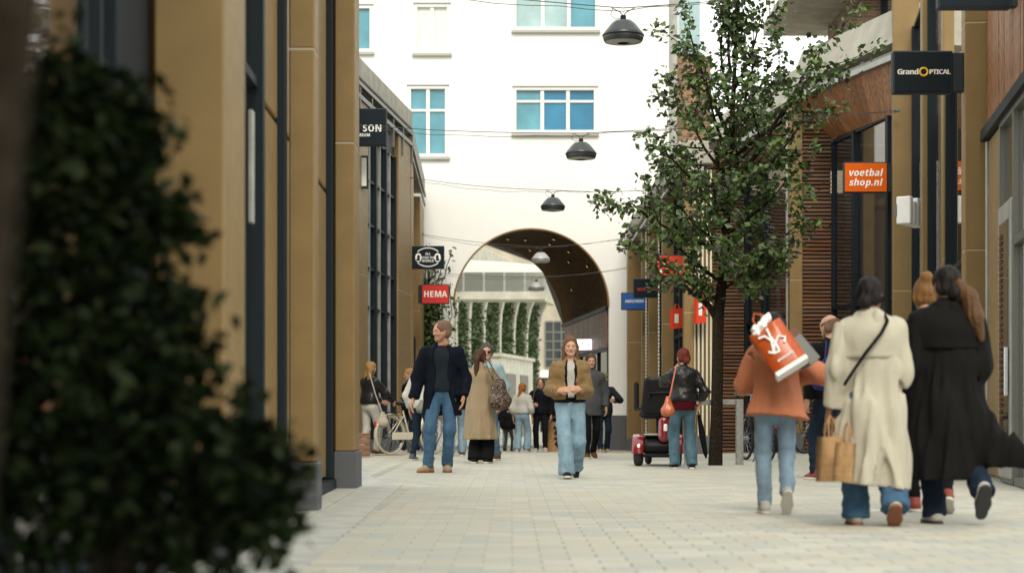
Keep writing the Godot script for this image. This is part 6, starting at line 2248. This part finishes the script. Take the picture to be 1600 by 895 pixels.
		if crowd[i].has("buttons"):
			for p in crowd[i].buttons:
				var q := MB.new()
				q.ball(p * J.k, Vector3(0.012, 0.012, 0.006), 10)
				part(o, "button", q.mesh(), M.black_plastic)
	make_bags(nodes)

# a point of person i's own frame in the world
func on(o: Node3D, p: Vector3) -> Vector3:
	return o.transform * p

func soft_bag(called: String, label: String, at: Vector3, turn: float, w: float, h: float, d: float, m: Material, straps: Array) -> Node3D:
	var o := thing(called, label, "bag", at, turn, "bags carried by people")
	var s := Sdf.new()
	s.k = 0.06
	s.cap(Vector3(-w * 0.22, h * 0.28, 0), Vector3(w * 0.22, h * 0.28, 0), w * 0.28, w * 0.28, Vector3(0, 0, 1), w * 0.56 / d)
	s.cap(Vector3(0, h * 0.3, 0), Vector3(0, h * 0.85, 0), w * 0.45, w * 0.2, Vector3(0, 0, 1), w * 0.7 / d)
	s.cut(Vector3(0, h * 0.92, 0), Vector3.UP)
	folds(s, 0.012, Vector3(9, 6, 9), 1.0, 1.0, 0.0)
	part(o, "pouch", sdf_mesh(s.build(0.012)), m)
	for st in straps:
		var q := MB.new()
		var path := []
		for p: Vector3 in st:
			path.append(o.transform.affine_inverse() * p)
		q.tube(path, 0.011, 6)
		part(o, "strap", q.mesh(), m)
	return o

func carton(called: String, label: String, at: Vector3, b: Basis, sz: Vector3, m: Material) -> Node3D:
	var o := thing(called, label, "bag", at, 0.0, "bags carried by people")
	o.basis = b
	var q := MB.new()
	var w := sz.x / 2
	var d := sz.z / 2
	var h := sz.y
	# creased paper: sides bulge and the gussets fold in
	q.grid([[Vector3(-w, 0, d), Vector3(-w * 0.3, 0, d), Vector3(w * 0.4, 0, d), Vector3(w, 0, d), Vector3(w * 0.98, 0, 0), Vector3(w, 0, -d), Vector3(0, 0, -d), Vector3(-w, 0, -d), Vector3(-w * 0.98, 0, 0)],
		[Vector3(-w * 1.01, h * 0.35, d), Vector3(-w * 0.3, h * 0.4, d * 1.2), Vector3(w * 0.4, h * 0.3, d * 1.12), Vector3(w * 1.02, h * 0.35, d), Vector3(w * 0.86, h * 0.35, 0), Vector3(w, h * 0.35, -d), Vector3(0, h * 0.35, -d * 1.15), Vector3(-w, h * 0.35, -d), Vector3(-w * 0.86, h * 0.35, 0)],
		[Vector3(-w * 0.98, h * 0.7, d * 0.95), Vector3(-w * 0.3, h * 0.68, d * 1.02), Vector3(w * 0.4, h * 0.74, d), Vector3(w * 0.99, h * 0.7, d * 0.9), Vector3(w * 0.78, h * 0.7, 0), Vector3(w, h * 0.7, -d * 0.9), Vector3(0, h * 0.7, -d), Vector3(-w, h * 0.7, -d * 0.9), Vector3(-w * 0.78, h * 0.7, 0)],
		[Vector3(-w, h, d * 0.75), Vector3(-w * 0.3, h, d * 0.6), Vector3(w * 0.4, h * 1.01, d * 0.62), Vector3(w, h, d * 0.72), Vector3(w * 0.74, h, 0), Vector3(w, h, -d * 0.72), Vector3(0, h, -d * 0.6), Vector3(-w, h, -d * 0.7), Vector3(-w * 0.74, h, 0)]], true)
	q.quad(Vector3(-w, 0, -d), Vector3(w, 0, -d), Vector3(w, 0, d), Vector3(-w, 0, d))
	part(o, "body", q.mesh(), m)
	for zz in [-d * 0.6, d * 0.6]:
		var t := MB.new()
		t.tube([Vector3(-w * 0.35, h * 0.95, zz), Vector3(-w * 0.3, h + 0.09, zz * 0.5), Vector3(0, h + 0.13, 0), Vector3(w * 0.3, h + 0.09, zz * 0.5), Vector3(w * 0.35, h * 0.95, zz)], 0.006, 6)
		part(o, "handle", t.mesh(), m)
	return o

func make_bags(n: Array) -> void:
	# patterned shoulder bag of the woman in beige
	var leo := drawn("spots", 128, 128, func(u, v): return Color(0.08, 0.05, 0.05) if hashv(int(u * 40), int(v * 40)) > 0.45 else Color(0.75, 0.68, 0.62))
	var spot := mat("spotted_cloth", lin(0.32, 0.25, 0.22), 0.7, 0.0, {"tex": leo, "scale": 1.6})
	var at := P(781, 641, 28.15)
	soft_bag("shoulder_bag", "spotted brown shoulder bag on the beige coat", at, 0.25, 0.34, 0.5, 0.14, spot, [[at + Vector3(-0.08, 0.42, 0.03), P(764, 580, 28.1), P(757, 562, 28.3)], [at + Vector3(0.08, 0.4, 0.0), P(775, 585, 28.15), P(763, 562, 28.35)]])
	# orange bag of the woman with red hair
	var og := mat("orange_leather", lin(0.5, 0.13, 0.05), 0.35, 0.0, {"tex": T.cloud, "scale": 3.0})
	at = P(1044, 652, 25.1)
	soft_bag("shoulder_bag", "glossy orange shoulder bag on a long strap by the leather jacket", at, 0.2, 0.17, 0.3, 0.12, og, [[at + Vector3(0.02, 0.26, 0.03), P(1052, 595, 25.12), P(1057, 572, 25.2)]])
	at = P(825, 646, 45.75)
	soft_bag("shoulder_bag", "brown leather shoulder bag on the open black jacket", at, 0.2, 0.3, 0.36, 0.14, mat("brown_leather", lin(0.09, 0.025, 0.015), 0.4), [[at + Vector3(0.0, 0.3, 0.04), P(833, 622, 45.75), P(836, 609, 45.9)]])
	at = P(1284, 612, 20.6)
	soft_bag("shoulder_bag", "blue-violet cloth bag held by the bald man", at, 0.3, 0.2, 0.36, 0.14, cloth("violet", Color(0.035, 0.03, 0.17), {"rough": 0.6}), [[at + Vector3(0.0, 0.3, 0.0), P(1290, 560, 20.75), P(1292, 532, 20.85)]])
	at = P(597, 668, 33.35)
	soft_bag("shoulder_bag", "cream cloth bag on a long strap over the black jacket", at, 0.2, 0.2, 0.3, 0.1, cloth("cream_cloth", Color(0.5, 0.45, 0.36)), [[at + Vector3(0.0, 0.26, 0.02), P(586, 615, 33.3), P(577, 583, 33.45)]])
	at = P(659, 645, 29.85)
	soft_bag("hand_bag", "grey-green cloth bag beside the navy coat sleeve", at, 0.0, 0.16, 0.22, 0.12, cloth("sage", Color(0.2, 0.21, 0.17)), [])
	# shopping bag over the shoulder, tilted
	var sb := Basis(Vector3(0, 0, 1), deg_to_rad(32)) * Basis(Vector3.RIGHT, deg_to_rad(-16))
	var gloss := mat("orange_bag", lin(0.52, 0.085, 0.012), 0.25, 0.0, {"tex": T.cloud, "scale": 3.0})
	var c := carton("shopping_bag", "glossy orange shopping bag with white emblem over orange cardigan", P(1239, 578, 13.35), sb, Vector3(0.25, 0.36, 0.13), gloss)
	boxpart(c, "white_base", Vector3(0, 0.012, 0.015), Vector3(0.252, 0.034, 0.15), M.sign_white, 0.004)
	# the white brush-stroke emblem
	var q := MB.new()
	for st in [[[-0.085, 0.3], [-0.04, 0.29], [-0.02, 0.24], [-0.05, 0.16]], [[0.0, 0.33], [-0.01, 0.27], [-0.005, 0.2], [-0.015, 0.14]], [[-0.05, 0.16], [-0.02, 0.2], [0.04, 0.24], [0.075, 0.21], [0.05, 0.18]], [[-0.08, 0.18], [-0.05, 0.15], [-0.015, 0.145]]]:
		var path := []
		for p in st:
			path.append(Vector3(p[0], p[1], 0.079))
		q.tube(path, 0.0095, 6)
	part(c, "emblem", q.mesh(), M.sign_white)
	for i in 9:
		boxpart(c, "letter_stroke", Vector3(-0.055 + i * 0.0145, 0.09 + 0.002 * (i % 2), 0.081), Vector3(0.008, 0.016, 0.003), M.sign_white)
	# the white tissue sticking out of it
	var s := Sdf.new()
	s.k = 0.03
	s.cap(Vector3(-0.06, 0.36, 0.03), Vector3(0.05, 0.4, 0.03), 0.035, 0.03)
	folds(s, 0.03, Vector3(18, 18, 18), 1.0, 1.0, 0.0)
	part(c, "tissue", sdf_mesh(s.build(0.01)), M.sign_white)
	var bx := thing("shoe_box", "dark shoe box with grey end behind the orange shopping bag", "box", P(1262, 560, 13.55), 0.0, "bags carried by people")
	bx.basis = Basis(Vector3(0, 0, 1), deg_to_rad(40)) * Basis(Vector3.UP, 0.3)
	boxpart(bx, "box", Vector3(0, 0.08, 0), Vector3(0.1, 0.26, 0.16), M.steel_grey, 0.006)
	boxpart(bx, "lid", Vector3(0, 0.2, 0), Vector3(0.11, 0.05, 0.17), mat("lid_brown", lin(0.12, 0.045, 0.02), 0.6), 0.006)
	# paper bags
	carton("paper_bag", "brown paper bag with rope handles held by cream trench coat", P(1298, 752, 12.05), Basis(Vector3.UP, 0.35), Vector3(0.15, 0.28, 0.1), M.paper_bag)
	carton("paper_bag", "crumpled brown paper bag hanging beside the cream trench coat", P(1318, 752, 11.85), Basis(Vector3.UP, -0.5) * Basis(Vector3(0, 0, 1), -0.08), Vector3(0.11, 0.24, 0.09), M.paper_bag)
	var pb := carton("paper_bag", "large brown paper bag with black print on ground by arch", Vector3(P(866, 0, 46.6).x, ground_y(46.6), -46.6), Basis(), Vector3(0.34, 0.72, 0.2), M.paper_bag)
	q = MB.new()
	for st in [[[-0.02, 0.6], [0.1, 0.58], [0.02, 0.46], [0.12, 0.4]], [[0.0, 0.34], [0.12, 0.3], [0.03, 0.2], [0.12, 0.12]]]:
		var path := []
		for p in st:
			path.append(Vector3(p[0], p[1], 0.13))
		q.tube(path, 0.03, 6)
	part(pb, "print", q.mesh(), M.sign_dark)
	# phone and umbrella
	var ph := thing("phone", "black phone held by the man in the green cap", "phone", P(965, 622, 42.62), 0.2)
	boxpart(ph, "case", Vector3(0, 0.05, 0), Vector3(0.075, 0.15, 0.01), M.black_plastic, 0.003, Basis(Vector3.RIGHT, -0.7))
	boxpart(ph, "screen", Vector3(0, 0.054, -0.006), Vector3(0.066, 0.135, 0.004), M.glass_dark, 0.0, Basis(Vector3.RIGHT, -0.7))
	var um := thing("folded_umbrella", "folded black umbrella hanging at the side of the leather jacket", "umbrella", P(1104, 716, 25.5), 0.0)
	q = MB.new()
	var bt := P(1091, 640, 25.5) - um.position
	q.tube([Vector3(0, 0.0, 0), Vector3(0, 0, 0).lerp(bt, 0.1), Vector3.ZERO.lerp(bt, 0.5), Vector3.ZERO.lerp(bt, 0.9)], [0.008, 0.03, 0.045, 0.02], 8)
	part(um, "canopy", q.mesh(), black_cloth())
	q = MB.new()
	q.tube([Vector3.ZERO.lerp(bt, 0.88), bt, bt + Vector3(0.0, 0.05, 0), bt + Vector3(-0.03, 0.07, 0)], 0.01, 6)
	part(um, "handle", q.mesh(), M.black_plastic)

func black_cloth() -> Material:
	return M["cloth_black"]

func _ready() -> void:
	# camera: level, lens shifted upwards
	var cam := Camera3D.new()
	cam.name = "camera"
	add_child(cam)
	var lens := CameraAttributesPhysical.new()
	lens.frustum_focal_length = 67.0
	lens.frustum_focus_distance = 26.0
	lens.exposure_aperture = 2.1
	cam.attributes = lens
	cam.projection = Camera3D.PROJECTION_FRUSTUM
	cam.near = 0.1
	cam.far = 600.0
	cam.size = 2.0 * 0.1 * 447.5 / F
	cam.frustum_offset = Vector2(0.0, 0.1 * (HZ - 447.5) / F)
	cam.position = Vector3(0, EYE, 0)
	cam.current = true
	# bright overcast sky
	var env := Environment.new()
	var sm := ProceduralSkyMaterial.new()
	sm.sky_top_color = Color(0.865, 0.885, 0.88)
	sm.sky_horizon_color = Color(0.93, 0.935, 0.915)
	sm.sky_curve = 0.3
	sm.ground_bottom_color = Color(0.4, 0.39, 0.36)
	sm.ground_horizon_color = Color(0.6, 0.6, 0.56)
	sm.sun_angle_max = 1.0
	var sky := Sky.new()
	sky.sky_material = sm
	env.background_mode = Environment.BG_SKY
	env.sky = sky
	env.background_energy_multiplier = 1.0
	env.tonemap_mode = Environment.TONE_MAPPER_LINEAR
	env.tonemap_exposure = 2.2
	env.sdfgi_enabled = true
	env.ssao_enabled = true
	env.ssil_enabled = true
	var we := WorldEnvironment.new()
	we.name = "world_environment"
	we.environment = env
	add_child(we)
	var sun := DirectionalLight3D.new()
	sun.name = "sun"
	sun.light_energy = 0.42
	sun.light_angular_distance = 25.0
	sun.light_color = Color(1.0, 0.965, 0.9)
	sun.shadow_enabled = true
	add_child(sun)
	sun.look_at_from_position(Vector3(0.5, 13, 14), Vector3(0, 0, 0))
	rng.seed = 11
	make_materials()
	make_ground()
	make_left_near()
	make_left_far()
	make_white_building()
	make_beyond()
	make_right_far()
	make_right_near()
	make_street()
	make_people()
